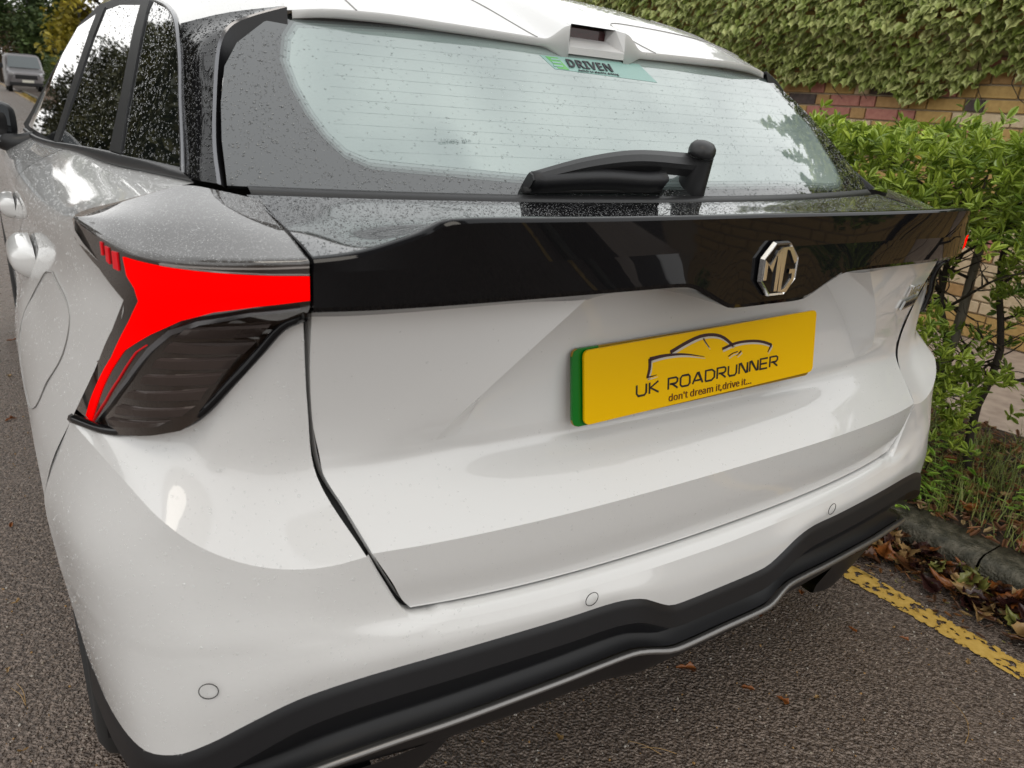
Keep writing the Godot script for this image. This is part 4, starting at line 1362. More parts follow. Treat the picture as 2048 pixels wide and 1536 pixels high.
func build_wiper(car: Node3D) -> void:
	var w := Node3D.new()
	w.name = "rear_wiper"
	car.add_child(w, true)
	var gn := Vector3(0, 0.757, 0.652)
	var pivot := on_glass(Vector2(0.052, 1.043), 0.0)
	var ax := Vector3(-0.1, 0.95, 0.3).normalized()
	var st := begin(0)
	# housing on the glass, then the round cap
	tube(st, spline(PackedVector3Array([pivot - ax * 0.012, pivot + ax * 0.02, pivot + ax * 0.040, pivot + ax * 0.052]), 10), 0.025, 0.0215, 20)
	put("spindle", done(st), mats.satin, w)
	st = begin(0)
	var cx := ax.cross(Vector3(0, 0, 1)).normalized()
	var cz := cx.cross(ax)
	var crows := []
	for q in [[0.0, 0.052], [0.0215, 0.054], [0.0222, 0.060], [0.0210, 0.066], [0.0165, 0.0715], [0.009, 0.0742], [0.0, 0.0750]]:
		var r := PackedVector3Array()
		for k in 25:
			r.append(pivot + ax * q[1] + (cx * cos(TAU * k / 24) + cz * sin(TAU * k / 24)) * q[0])
		crows.append(r)
	lay(st, crows)
	put("spindle_cap", done(st), mats.satin, w)
	# the arm, tapering to the left
	st = begin(-1)
	var a := PackedVector3Array([pivot + ax * 0.040 + Vector3(0.012, 0, 0), pivot + ax * 0.043 + Vector3(-0.04, 0, 0), on_glass(Vector2(-0.09, 1.055), 0.040), on_glass(Vector2(-0.18, 1.049), 0.033), on_glass(Vector2(-0.278, 1.037), 0.020)])
	var line := spline(a, 24)
	var rows := []
	for q in [[-0.5, -0.004], [-0.44, 0.004], [0.0, 0.0065], [0.44, 0.004], [0.5, -0.004], [0.46, -0.020], [-0.46, -0.020], [-0.5, -0.004]]:
		var r := PackedVector3Array()
		for i in line.size():
			var t := float(i) / (line.size() - 1)
			var wd := lerpf(0.032, 0.017, t)
			var down := gn.cross(Vector3.RIGHT)
			r.append(line[i] - down * q[0] * wd + gn * (q[1] if q[1] > -0.01 else q[1] - 0.010 * sin(PI * clampf((t - 0.25) / 0.75, 0.0, 1.0))))
		rows.append(r)
	lay(st, grid_of(rows, 24, 1, true, false))
	for e: int in [0, 24]:
		for i in range(1, 6):
			tri(st, rows[0][e], rows[i][e], rows[i + 1][e])
	put("arm", done(st), mats.satin, w)
	# blade carrier and rubber
	st = begin(0)
	var b0 := spline(PackedVector3Array([on_glass(Vector2(-0.275, 1.036), 0.012), on_glass(Vector2(-0.16, 1.039), 0.016), on_glass(Vector2(-0.06, 1.038), 0.014), on_glass(Vector2(-0.035, 1.038), 0.018)]), 16)
	var crow := []
	for q in [[-0.5, -0.5], [-0.5, 0.35], [-0.3, 0.5], [0.3, 0.5], [0.5, 0.35], [0.5, -0.5], [-0.5, -0.5]]:
		var r := PackedVector3Array()
		for p in b0:
			r.append(p + Vector3(0, -0.652, 0.757) * q[0] * 0.022 + gn * (q[1] * 0.026 + 0.003))
		crow.append(r)
	lay(st, grid_of(crow, 16, 1, true, false))
	for e: int in [0, b0.size() - 1]:
		for i in range(1, 5):
			tri(st, crow[0][e], crow[i][e], crow[i + 1][e])
	put("blade_carrier", done(st), mats.plastic, w)
	st = begin(0)
	var b1 := PackedVector3Array([on_glass(Vector2(-0.285, 1.032), 0.004), on_glass(Vector2(-0.16, 1.034), 0.004), on_glass(Vector2(-0.03, 1.034), 0.004)])
	tube(st, spline(b1, 12), 0.005, 0.005, 6)
	put("blade_rubber", done(st), mats.rubber, w)

# ---------------------------------------------------------------- street
func leaf_mesh(kind: int, sd: int) -> ArrayMesh:
	# kinds: 0 lobed leaf (maple), 1 slim oval leaf, 2 ivy leaf, 3 scrap; unit length along +x, lying in the xz plane
	var r := RandomNumberGenerator.new()
	r.seed = sd
	var rim := PackedVector2Array()
	if kind == 0:
		for q in [[0.0, 0.03], [0.05, 0.20], [-0.02, 0.36], [0.16, 0.30], [0.30, 0.46], [0.42, 0.34], [0.55, 0.36], [0.62, 0.20], [0.80, 0.14], [1.0, 0.0]]:
			rim.append(Vector2(q[0], q[1] * r.randf_range(0.8, 1.15)))
	elif kind == 1:
		for q in [[0.0, 0.015], [0.15, 0.10], [0.38, 0.18], [0.62, 0.19], [0.85, 0.11], [1.0, 0.0]]:
			rim.append(Vector2(q[0], q[1]))
	elif kind == 2:
		for q in [[0.10, 0.02], [0.0, 0.22], [0.08, 0.48], [0.30, 0.36], [0.50, 0.42], [0.62, 0.20], [1.0, 0.0]]:
			rim.append(Vector2(q[0], q[1] * r.randf_range(0.85, 1.15)))
	else:
		for q in [[0.0, 0.05], [0.3, 0.22], [0.5, 0.12], [0.8, 0.25], [1.0, 0.0]]:
			rim.append(Vector2(q[0], q[1] * r.randf_range(0.6, 1.4)))
	var st := begin(0)
	var curl := r.randf_range(-0.5, 0.8)
	var twist := r.randf_range(-0.5, 0.5)
	var fold := r.randf_range(0.1, 0.7)
	if kind == 1:
		curl = r.randf_range(-0.1, 0.5); fold = r.randf_range(0.15, 0.5); twist *= 0.4
	if kind == 2:
		curl = r.randf_range(-0.25, 0.1); fold = r.randf_range(0.0, 0.3); twist *= 0.4
	var at := func(u: float, w: float) -> Vector3:
		return Vector3(u - 0.3, absf(w) * fold + curl * (u - 0.3) * (u - 0.3) + twist * w * u + (sin(u * 21.0 + sd) * 0.03 * absf(w) if kind == 0 or kind == 3 else 0.0), w)
	for s: float in [1.0, -1.0]:
		for i in rim.size() - 1:
			var a: Vector3 = at.call(rim[i].x, 0.0)
			var b: Vector3 = at.call(rim[i + 1].x, 0.0)
			var c: Vector3 = at.call(rim[i + 1].x, rim[i + 1].y * s * (1.0 if s > 0 else r.randf_range(0.85, 1.1)))
			var d: Vector3 = at.call(rim[i].x, rim[i].y * s)
			quad(st, a, b, c, d)
	if kind == 0:
		tube(st, PackedVector3Array([at.call(0.0, 0.0), at.call(-0.15, 0.02), at.call(-0.34, 0.06)]), 0.012, 0.009, 4)
	return done(st)

func bark(st: SurfaceTool, a: Vector3, b: Vector3, r0: float, r1: float, bend: float, sides := 7) -> PackedVector3Array:
	var p := PackedVector3Array([a])
	for k in range(1, 5):
		var j := Vector3(rng.randf_range(-1, 1), rng.randf_range(-0.4, 0.4), rng.randf_range(-1, 1)) * bend * (1.0 if k < 4 else 0.0)
		p.append(a.lerp(b, k / 4.0) + j)
	var q := spline(p, 10)
	tube(st, q, r0, r1, sides)
	return q

func tree(n: String, label: String, at: Vector3, h: float, spread: Vector3, base: float, leaf: Color, leaf2: Color, count: int, size: float, tr: float, density := 1.0, group := "") -> void:
	var t := thing(n, label, "tree", at, 0.0, group)
	var st := begin(0)
	bark(st, Vector3(0, -0.1, 0), Vector3(0, h * 0.72, 0), tr, tr * 0.3, tr * 0.9)
	var tips := []
	for k in 13:
		var y := rng.randf_range(base * 0.7, h * 0.75)
		var a := rng.randf() * TAU
		var e := Vector3(cos(a) * spread.x * rng.randf_range(0.5, 0.95), y + h * rng.randf_range(0.06, 0.22), sin(a) * spread.z * rng.randf_range(0.5, 0.95))
		for q in bark(st, Vector3(0, y * 0.85, 0), e, tr * 0.35, tr * 0.08, 0.2, 5).slice(4):
			tips.append(q)
	put("trunk", done(st), mats.bark, t)
	# foliage: clumps gathered round the limb ends and a ragged shell
	var cl := begin(-1)
	var lr := RandomNumberGenerator.new()
	lr.seed = 5
	for k in 16:
		var c := Vector3(lr.randf_range(-1, 1), lr.randf_range(-0.7, 0.7), lr.randf_range(-1, 1)) * 0.55
		var b := Basis.from_euler(Vector3(lr.randf_range(-1.1, 1.1), lr.randf() * TAU, lr.randf_range(-0.9, 0.9))) * 0.42
		tri(cl, c + b * Vector3(-0.5, 0, 0), c + b * Vector3(0.1, 0.05, 0.28), c + b * Vector3(0.6, -0.1, 0))
		tri(cl, c + b * Vector3(-0.5, 0, 0), c + b * Vector3(0.6, -0.1, 0), c + b * Vector3(0.1, 0.05, -0.28))
	var clump := done(cl)
	var blobs := []
	for k in 26:
		var a := rng.randf() * TAU
		var v := rng.randf_range(-0.85, 1.0)
		var rr := sqrt(maxf(0.05, 1 - v * v)) * rng.randf_range(0.45, 1.0)
		blobs.append([Vector3(cos(a) * rr * spread.x, lerpf(base, h, v * 0.5 + 0.5), sin(a) * rr * spread.z), rng.randf_range(0.16, 0.34)])
	var xf := []
	var cols := []
	for k in count:
		var b: Array = blobs[rng.randi() % blobs.size()]
		var d := Vector3(rng.randfn(), rng.randfn(), rng.randfn()) * 0.5
		var p: Vector3 = b[0] + Vector3(d.x * spread.x, d.y * (h - base) * 0.5, d.z * spread.z) * float(b[1]) * density
		if p.y < base * 0.9:
			continue
		var s := size * rng.randf_range(0.6, 1.3)
		xf.append(Transform3D(Basis.from_euler(Vector3(rng.randf_range(-0.6, 0.6), rng.randf() * TAU, rng.randf_range(-0.6, 0.6))).scaled(Vector3.ONE * s), p))
		cols.append(Color(leaf.lerp(leaf2, rng.randf()) * rng.randf_range(0.7, 1.2), 1.0))
	multi("crown", clump, mats.leaf, xf, cols, t)

func ground_patch(x0: float, x1: float, z0: float, z1: float, nx: int, nz: int, y: float, amp: float, uv: float, sd := 3) -> ArrayMesh:
	var st := begin(0)
	var n := FastNoiseLite.new()
	n.frequency = 1.7
	n.seed = sd
	var P := func(i: int, j: int) -> Vector3:
		var x := lerpf(x0, x1, float(i) / nx)
		var z := lerpf(z0, z1, float(j) / nz)
		return Vector3(x, y + n.get_noise_2d(x * 2.0, z * 2.0) * amp + n.get_noise_2d(x * 9.0, z * 9.0 + 40) * amp * 0.5, z)
	for i in nx:
		for j in nz:
			var q := [P.call(i, j), P.call(i, j + 1), P.call(i + 1, j + 1), P.call(i + 1, j)]
			for k in [0, 1, 2, 0, 2, 3]:
				st.set_uv(Vector2(q[k].x, q[k].z) / uv)
				st.add_vertex(q[k])
	st.generate_normals()
	st.generate_tangents()
	return st.commit()

func structure(n: String, mesh: Mesh, m: Material) -> MeshInstance3D:
	var o := put(n, mesh, m)
	o.set_meta("kind", "structure")
	return o

func build_street() -> void:
	structure("ground", ground_patch(-300, 300, -400, 200, 8, 8, -0.03, 0.0, 4.0), mats.soil)
	structure("road", ground_patch(-6.6, 1.295, -110, 14, 8, 40, 0.0, 0.0, 1.3), mats.asphalt)
	# worn yellow line
	var line := structure("yellow_line", ground_patch(0.962, 1.042, -80, 5, 1, 60, 0.004, 0.0, 1.0), mats.line)
	line.position.y = 0.0
	# kerb: stones with their own joints
	var kerb := Node3D.new()
	kerb.name = "kerb"
	add_child(kerb, true)
	kerb.set_meta("kind", "structure")
	rng.seed = 21
	var stones := []
	for v in 3:
		var st := begin(0)
		var prof := [[0.0, -0.05], [-0.004, 0.055], [0.004, 0.078], [0.022, 0.088], [0.125, 0.090], [0.128, -0.05]]
		var rows := []
		for p in prof:
			var l := PackedVector3Array()
			for k in 13:
				l.append(Vector3(p[0] + rng.randf_range(-0.002, 0.002), p[1] + rng.randf_range(-0.002, 0.002), -0.452 + 0.904 * k / 12.0))
			rows.append(l)
		lay(st, rows)
		stones.append(done(st))
	for k in 62:
		var o := put("kerb_stone", stones[k % 3], mats.kerb, kerb)
		o.position = Vector3(1.29 + rng.randf_range(-0.003, 0.003), rng.randf_range(-0.003, 0.003), 3.1 - k * 0.912)
	structure("verge", ground_patch(1.41, 2.45, -52, 5, 22, 560, 0.075, 0.022, 0.9), mats.soil)
	structure("pavement", ground_patch(2.43, 3.92, -52, 5, 6, 30, 0.07, 0.0, 1.4), mats.paving)

	# brick wall with separate bricks where it shows
	rng.seed = 33
	var wall := thing("brick_wall", "tall yellow stock brick wall half covered by ivy behind the hedge", "wall", Vector3(3.9, 0, 0))
	var st := begin(-1)
	box(st, Vector3(0.125, 1.3, -5.5), Vector3(0.22, 2.6, 19.0))
	put("mortar", done(st), mats.mortar, wall)
	var forms := []
	for v in 3:
		st = begin(-1)
		box(st, Vector3.ZERO, Vector3(0.02, 0.065, 0.215), Basis.IDENTITY, 0.003)
		forms.append(done(st))
	var heads := []
	st = begin(-1)
	box(st, Vector3.ZERO, Vector3(0.02, 0.065, 0.1025), Basis.IDENTITY, 0.003)
	heads.append(done(st))
	var singles := 0
	var far_mesh := begin(-1)
	for row in 34:
		var y := 0.0375 + row * 0.075
		var z := 3.6 + (0.0 if row % 2 == 0 else 0.055)
		var k := row % 2
		while z > -14.0:
			var head := (k % 2 == 1)
			var len := 0.1125 if head else 0.225
			var c := z - len / 2
			var pick := rng.randf()
			if row < 10 and rng.randf() < 0.7:
				pick = 0.9
			var key := "brick_a" if pick < 0.42 else ("brick_b" if pick < 0.68 else ("brick_c" if pick < 0.86 else ("brick_d" if pick < 0.95 else "brick_e")))
			var jut := rng.randf_range(0.0, 0.004)
			var seen := (row >= 13 and row <= 23 and c > -3.6 and c < -0.9) or (row < 13 and row > 2 and c > -1.75 and c < -0.85)
			if seen and singles < 300:
				var o := put("brick", heads[0] if head else forms[0], mats[key], wall)
				o.position = Vector3(0.0095 - jut, y, c)
				o.rotation = Vector3(rng.randf_range(-0.01, 0.01), rng.randf_range(-0.012, 0.012), 0)
				singles += 1
			elif c > -7.0 or row > 20:
				box(far_mesh, Vector3(0.0095 - jut, y, c), Vector3(0.02, 0.065, len - 0.01))
			z -= len
			k += 1
	var rest := put("brickwork", done(far_mesh), mats.brick_a, wall)
	rest.set_meta("kind", "stuff")

	# ivy hanging over the wall
	rng.seed = 44
	var ivy := thing("ivy", "thick green ivy hanging over the top of the brick wall", "ivy", Vector3(3.9, 0, 0))
	var shapes := [leaf_mesh(2, 1), leaf_mesh(2, 2), leaf_mesh(2, 3)]
	var hem := FastNoiseLite.new()
	hem.frequency = 0.8
	hem.seed = 9
	for v in 3:
		var xf := []
		var cols := []
		for k in 7600:
			var z := rng.randf_range(-13.0, 1.0)
			var edge := 1.44 + hem.get_noise_1d(z * 1.6) * 0.10 + hem.get_noise_1d(z * 7.0 + 30) * 0.05 + (0.13 if z > -1.72 else 0.0)
			var y := rng.randf_range(edge, 2.75)
			var puff := clampf((y - edge) / 0.35, 0.15, 1.0) * (0.15 + 0.09 * hem.get_noise_2d(z * 3.0, y * 3.0))
			var depth := rng.randf()
			var x := -puff - 0.06 * depth - 0.02
			# leaves hang point down, faces turned outward and a little up
			var b := Basis.from_euler(Vector3(rng.randf_range(-0.4, 0.4), rng.randf_range(-0.45, 0.45), rng.randf_range(-0.4, 0.25)))
			var hang := Basis(Vector3(-0.55, -0.83, 0).normalized(), Vector3(-0.83, 0.55, 0).normalized(), Vector3(0, 0, 1))
			var s := rng.randf_range(0.048, 0.090)
			xf.append(Transform3D((b * hang).orthonormalized().scaled(Vector3.ONE * s), Vector3(x, y, z)))
			var c := Color(0.25, 0.315, 0.07).lerp(Color(0.60, 0.63, 0.25), pow(rng.randf(), 1.3))
			if rng.randf() < 0.07:
				c = Color(0.42, 0.42, 0.17)
			cols.append(c)
		multi("ivy_leaves", shapes[v], mats.leaf_gloss, xf, cols, ivy)
	for k in 46:
		var z0 := rng.randf_range(-3.2, 1.6)
		var a := Vector3(rng.randf_range(-0.3, 0.1), 2.6, z0)
		var e := a + Vector3(rng.randf_range(-0.35, 0.2), rng.randf_range(0.2, 0.55) + (0.55 if rng.randf() < 0.2 else 0.0), rng.randf_range(-0.3, 0.3))
		var wood := begin(0)
		var q := bark(wood, a, e, 0.008, 0.002, 0.03, 5)
		put("ivy_shoot", done(wood), mats.bark, ivy)
		var lx := []
		var lc := []
		for m in 90:
			var t := rng.randf()
			var p: Vector3 = q[int(t * 9)] + Vector3(rng.randfn(), rng.randfn(), rng.randfn()) * 0.07 * (1.1 - t)
			lx.append(Transform3D(Basis.from_euler(Vector3(rng.randf() * 3, rng.randf() * TAU, rng.randf() * 3)).scaled(Vector3.ONE * rng.randf_range(0.04, 0.08)), p))
			lc.append(Color(0.16, 0.21, 0.05).lerp(Color(0.36, 0.40, 0.14), rng.randf()))
		multi("shoot_leaves", shapes[k % 3], mats.leaf_gloss, lx, lc, ivy)
	st = begin(0)
	for k in 26:
		var z := -0.6 - k * 0.3
		var e := 1.5 + rng.randf_range(-0.06, 0.1)
		tube(st, spline(PackedVector3Array([Vector3(-0.08, 2.3, z), Vector3(-0.1, 1.9, z + 0.05), Vector3(-0.05, e, z + rng.randf_range(-0.1, 0.1)), Vector3(-0.03, e - 0.12, z + rng.randf_range(-0.15, 0.15))]), 10), 0.006, 0.002, 5)
	put("ivy_stems", done(st), mats.bark, ivy)
	build_hedge()
	build_litter()
	build_distance()

func build_hedge() -> void:
	rng.seed = 55
	var hedge := thing("hedge", "clipped leafy green hedge with bare stems below, beside the kerb", "hedge", Vector3(1.75, 0.08, 0))
	var slim := [leaf_mesh(1, 11), leaf_mesh(1, 12), leaf_mesh(1, 13)]
	var sprigs := []
	# trunks and limbs, in hedge space (x about 0, the wall side positive)
	var trunks := [[Vector3(-0.03, -0.05, -0.55), Vector3(0.18, 0.98, -0.60), 0.022], [Vector3(0.03, 0.45, -0.56), Vector3(0.05, 1.0, -0.72), 0.014], [Vector3(0.10, -0.05, -0.40), Vector3(0.10, 0.95, -0.50), 0.015], [Vector3(0.05, -0.05, -1.35), Vector3(0.0, 0.95, -1.30), 0.026], [Vector3(0.12, -0.05, 0.15), Vector3(0.05, 0.95, 0.20), 0.026], [Vector3(-0.05, -0.05, -2.2), Vector3(0.05, 0.95, -2.25), 0.028], [Vector3(0.0, -0.05, 0.75), Vector3(0.05, 0.95, 0.85), 0.026], [Vector3(-0.02, -0.05, -0.95), Vector3(-0.05, 0.9, -0.9), 0.018]]
	for t in trunks:
		var st := begin(0)
		var q := bark(st, t[0], t[1], t[2], t[2] * 0.6, 0.03)
		put("stem", done(st), mats.bark_pale if t[2] == 0.022 else mats.bark, hedge)
		for k in 11:
			var a: Vector3 = q[2 + k % 8]
			var e := a + Vector3(rng.randf_range(-0.30, 0.30), rng.randf_range(0.02, 0.34), rng.randf_range(-0.42, 0.42))
			st = begin(0)
			var b := bark(st, a, e, 0.006, 0.002, 0.03, 5)
			for m in 5:
				bark(st, b[2 + m], b[2 + m] + Vector3(rng.randf_range(-0.14, 0.14), rng.randf_range(-0.06, 0.14), rng.randf_range(-0.16, 0.16)), 0.003, 0.001, 0.012, 4)
			put("branch", done(st), mats.bark, hedge)
	var xf := [[], [], []]
	var cols := [[], [], []]
	var n := FastNoiseLite.new()
	n.frequency = 2.2
	n.seed = 4
	for k in 9000:
		var z := rng.randf_range(-4.4, 1.2)
		var x := rng.randf_range(-0.34, 0.34)
		var y := rng.randf_range(0.80, 1.12)
		var low := 0.82 + 0.14 * n.get_noise_1d(z * 1.3) - 0.10 * smoothstep(-0.9, -1.5, z)
		if y < low and rng.randf() < 0.93:
			continue
		y += 0.05 * n.get_noise_2d(z * 2.0, x * 2.0) + (0.06 if rng.randf() < 0.04 else 0.0)
		var inside := minf(minf(0.34 - absf(x), 1.12 - y), y - low) 
		if inside > 0.09 and rng.randf() < 0.65:
			continue
		hedge_sprig(Vector3(x, y, z), xf, cols, 1.0)
	# drooping and low growth
	for q in [[-0.20, 0.48, -0.52, 26, 0.09], [-0.16, 0.34, -0.44, 40, 0.10], [-0.22, 0.26, -0.56, 30, 0.10], [-0.12, 0.42, -0.36, 16, 0.07], [-0.2, 0.15, -0.62, 26, 0.12], [0.05, 0.60, -0.28, 16, 0.07], [0.02, 0.52, -0.20, 12, 0.06], [-0.05, 0.70, -0.65, 14, 0.06], [0.0, 0.25, -0.1, 12, 0.08], [-0.18, 0.55, -0.62, 22, 0.09], [-0.1, 0.30, -0.70, 30, 0.13], [0.1, 0.42, -0.5, 18, 0.10], [0.12, 0.62, -0.42, 16, 0.09], [-0.02, 0.72, -0.40, 14, 0.07], [-0.2, 0.22, -0.40, 30, 0.10], [0.15, 0.3, -0.25, 20, 0.10]]:
		for k in q[3]:
			hedge_sprig(Vector3(q[0], q[1], q[2]) + Vector3(rng.randfn(), rng.randfn(), rng.randfn()) * float(q[4]) * 0.6, xf, cols, 0.9)
	# long shoots above the top
	for q in [[-0.12, 1.04, -0.62, 0.17], [-0.2, 1.05, -1.05, 0.10], [0.0, 1.06, -0.95, 0.09], [-0.1, 1.05, -0.80, 0.08]]:
		var a := Vector3(q[0], q[1], q[2])
		var e := a + Vector3(rng.randf_range(-0.03, 0.03), q[3], rng.randf_range(-0.05, 0.05))
		var st := begin(0)
		bark(st, a - Vector3(0, 0.1, 0), e, 0.003, 0.0012, 0.006, 5)
		put("shoot", done(st), mats.twig_green, hedge)
		for m in 7:
			hedge_sprig(a.lerp(e, m / 6.0), xf, cols, 0.6, 2)
	for v in 3:
		multi("hedge_leaves", slim[v], mats.leaf_gloss, xf[v], cols[v], hedge)
	# a few yellowing leaves and pale blossom
	var yx := []
	for k in 40:
		yx.append(Transform3D(Basis.from_euler(Vector3(rng.randf_range(-0.6, 0.6), rng.randf() * TAU, rng.randf_range(-0.6, 0.6))).scaled(Vector3.ONE * rng.randf_range(0.025, 0.04)), Vector3(rng.randf_range(-0.36, 0.1), rng.randf_range(0.85, 1.14), rng.randf_range(-1.5, 0.2))))
	multi("yellow_leaves", slim[0], mats.leaf_yellow, yx, [], hedge)

func hedge_sprig(p: Vector3, xf: Array, cols: Array, k: float, count := 7) -> void:
	# a whorl of slim leaves round a shoot tip
	var lean := Basis.from_euler(Vector3(rng.randf_range(-0.8, 0.8), rng.randf() * TAU, rng.randf_range(-0.8, 0.8)))
	var shade := rng.randf()
	for i in count:
		var v := rng.randi() % 3
		var b := lean * Basis(Vector3.UP, i * 2.4 + rng.randf_range(-0.3, 0.3)) * Basis(Vector3(0, 0, 1), rng.randf_range(0.05, 0.9))
		var s := rng.randf_range(0.028, 0.048) * k
		xf[v].append(Transform3D(b.scaled_local(Vector3(s, s, s * 1.15)), p + b * Vector3(0.35 * s, 0, 0) + lean * Vector3(0, 0.004 * i, 0)))
		var c := Color(0.10, 0.18, 0.024).lerp(Color(0.50, 0.62, 0.085), clampf(shade * 0.7 + rng.randf() * 0.4, 0, 1))
		cols[v].append(c)

func build_litter() -> void:
	rng.seed = 66
	var kinds := [leaf_mesh(0, 1), leaf_mesh(0, 2), leaf_mesh(0, 3), leaf_mesh(0, 4), leaf_mesh(0, 5), leaf_mesh(0, 6)]
	var tones := [["brown", mats.leaf_brown, "wet brown fallen leaf lying in the gutter beside the kerb"], ["orange", mats.leaf_orange, "rust orange fallen leaf lying in the gutter beside the kerb"], ["dark", mats.leaf_dark, "dark purple brown sodden leaf lying in the gutter beside the kerb"], ["green", mats.leaf_green, "yellow green fallen leaf lying in the gutter beside the kerb"], ["tan", mats.leaf_tan, "dry tan fallen leaf lying in the gutter beside the kerb"]]
	for k in 260:
		var z := rng.randf_range(-0.62, 0.50)
		var x := 1.285 - absf(rng.randfn()) * 0.10
		if x < 1.02 - 0.03 * rng.randf():
			continue
		var pick := rng.randf()
		var t: Array = tones[0] if pick < 0.32 else (tones[1] if pick < 0.52 else (tones[2] if pick < 0.74 else (tones[3] if pick < 0.86 else tones[4])))
		var o := put("fallen_leaf", kinds[rng.randi() % 6], t[1])
		var s := rng.randf_range(0.035, 0.085)
		o.transform = Transform3D(Basis.from_euler(Vector3(rng.randf_range(-0.5, 0.5), rng.randf() * TAU, rng.randf_range(-0.5, 0.5))).scaled(Vector3(s, s, s)), Vector3(x, 0.012 + rng.randf() * 0.035 * clampf((x - 1.05) / 0.2, 0, 1), z))
		tag(o, t[2], "leaf", "%s fallen leaves in the gutter" % t[0])
	# scraps on the road, where the photograph shows them
	for q in [[0.68, -0.539, 0.045, 1], [0.393, -0.07, 0.030, 1], [0.764, -0.139, 0.028, 1], [0.329, -0.42, 0.040, 1], [-0.106, -0.231, 0.022, 4], [0.358, -0.124, 0.030, 1], [0.70, -0.43, 0.028, 4], [0.60, -0.30, 0.030, 1], [0.50, -0.36, 0.034, 1], [0.78, -0.30, 0.030, 1], [0.27, -0.25, 0.050, 1], [0.47, -0.03, 0.020, 4], [-1.02, -0.95, 0.018, 4], [-1.0, -0.7, 0.02, 4], [-0.99, -1.6, 0.03, 1], [-0.97, -2.4, 0.05, 1], [-0.95, -2.9, 0.04, 4], [-0.93, -3.4, 0.05, 1], [-1.0, -1.2, 0.02, 4], [0.85, -0.05, 0.024, 1], [0.92, 0.08, 0.02, 4]]:
		var o := put("leaf_scrap", leaf_mesh(3, int(q[0] * 1000) + 7), tones[q[3]][1])
		o.transform = Transform3D(Basis(Vector3.UP, rng.randf() * TAU).scaled(Vector3.ONE * q[2]), Vector3(q[0], 0.006, q[1]))
		tag(o, "small %s scrap of leaf lying on the wet asphalt" % tones[q[3]][0], "leaf", "%s leaf scraps on the road" % tones[q[3]][0])
	# pine needles on the road
	for q in [[0.67, 0.20, 0.4], [0.72, 0.16, 1.0], [-1.005, -0.86, 1.9], [-1.0, -0.87, 1.75], [0.05, -0.1, 2.4], [0.03, -0.12, 2.1]]:
		var st := begin(0)
		tube(st, spline(PackedVector3Array([Vector3(-0.035, 0, 0), Vector3(0, 0.002, 0.004), Vector3(0.035, 0, 0)]), 8), 0.0011, 0.0006, 4)
		var o := put("pine_needle", done(st), mats.leaf_tan)
		o.transform = Transform3D(Basis(Vector3.UP, q[2]), Vector3(q[0], 0.004, q[1]))
		tag(o, "thin tan pine needle lying on the wet asphalt", "needle", "pine needles on the road")
	# pale grit on the road
	var gm := begin(-1)
	box(gm, Vector3.ZERO, Vector3(1, 0.6, 0.8), Basis.IDENTITY, 0.2)
	var grit := done(gm)
	var xf := []
	var cols := []
	for k in 9000:
		var p := Vector3(rng.randf_range(-1.25, 1.25), 0.001, rng.randf_range(-2.6, 0.8))
		if p.x > -0.6 and p.z < -0.75:
			continue
		var s := 0.0018 + 0.0045 * pow(rng.randf(), 3.5)
		xf.append(Transform3D(Basis.from_euler(Vector3(rng.randf(), rng.randf() * TAU, rng.randf())).scaled(Vector3.ONE * s), p))
		var g := rng.randf()
		cols.append(Color(0.30, 0.25, 0.19).lerp(Color(0.45, 0.42, 0.38), g) if rng.randf() < 0.75 else Color(0.32, 0.18, 0.06))
	multi("grit", grit, mats.grit, xf, cols, self)
	# litter and weeds on the verge
	xf = []
	cols = []
	var scraps := leaf_mesh(3, 77)
	for k in 2600:
		var p := Vector3(1.288 - absf(rng.randfn()) * 0.10, 0.006 + rng.randf() * 0.012, rng.randf_range(-1.2, 0.7))
		if p.x < 0.98:
			continue
		xf.append(Transform3D(Basis.from_euler(Vector3(rng.randf_range(-0.4, 0.4), rng.randf() * TAU, rng.randf_range(-0.4, 0.4))).scaled(Vector3.ONE * rng.randf_range(0.006, 0.03)), p))
		var tone := rng.randf()
		cols.append((Color(0.09, 0.04, 0.018) if tone < 0.5 else (Color(0.20, 0.08, 0.02) if tone < 0.75 else (Color(0.30, 0.19, 0.07) if tone < 0.93 else Color(0.26, 0.24, 0.05)))))
	multi("gutter_litter", scraps, mats.leaf, xf, cols, self)
	xf = []
	cols = []
	for k in 5200:
		var p := Vector3(rng.randf_range(1.40, 2.4), 0, rng.randf_range(-1.6, 0.9))
		p.y = 0.082 + rng.randf() * 0.02
		var s := rng.randf_range(0.012, 0.052)
		xf.append(Transform3D(Basis.from_euler(Vector3(rng.randf_range(-0.5, 0.5), rng.randf() * TAU, rng.randf_range(-0.5, 0.5))).scaled(Vector3.ONE * s), p))
		var pick := rng.randf()
		cols.append((Color(0.17, 0.075, 0.035) if pick < 0.45 else (Color(0.30, 0.125, 0.045) if pick < 0.75 else (Color(0.40, 0.28, 0.14) if pick < 0.92 else Color(0.24, 0.25, 0.06)))))
	multi("leaf_litter", scraps, mats.leaf, xf, cols, self)
	for k in 46:
		var pick := rng.randi() % 3
		var tone: Array = tones[[0, 1, 4][pick]]
		var o := put("verge_leaf", kinds[rng.randi() % 6], tone[1])
		o.transform = Transform3D(Basis.from_euler(Vector3(rng.randf_range(-0.4, 0.4), rng.randf() * TAU, rng.randf_range(-0.4, 0.4))).scaled(Vector3.ONE * rng.randf_range(0.04, 0.075)), Vector3(rng.randf_range(1.44, 2.2), 0.105, rng.randf_range(-0.8, 0.5)))
		tag(o, "%s fallen leaf lying on the earth verge under the hedge" % tone[0], "leaf", "%s leaves on the verge" % tone[0])
	xf = []
	cols = []
	var bl := begin(0)
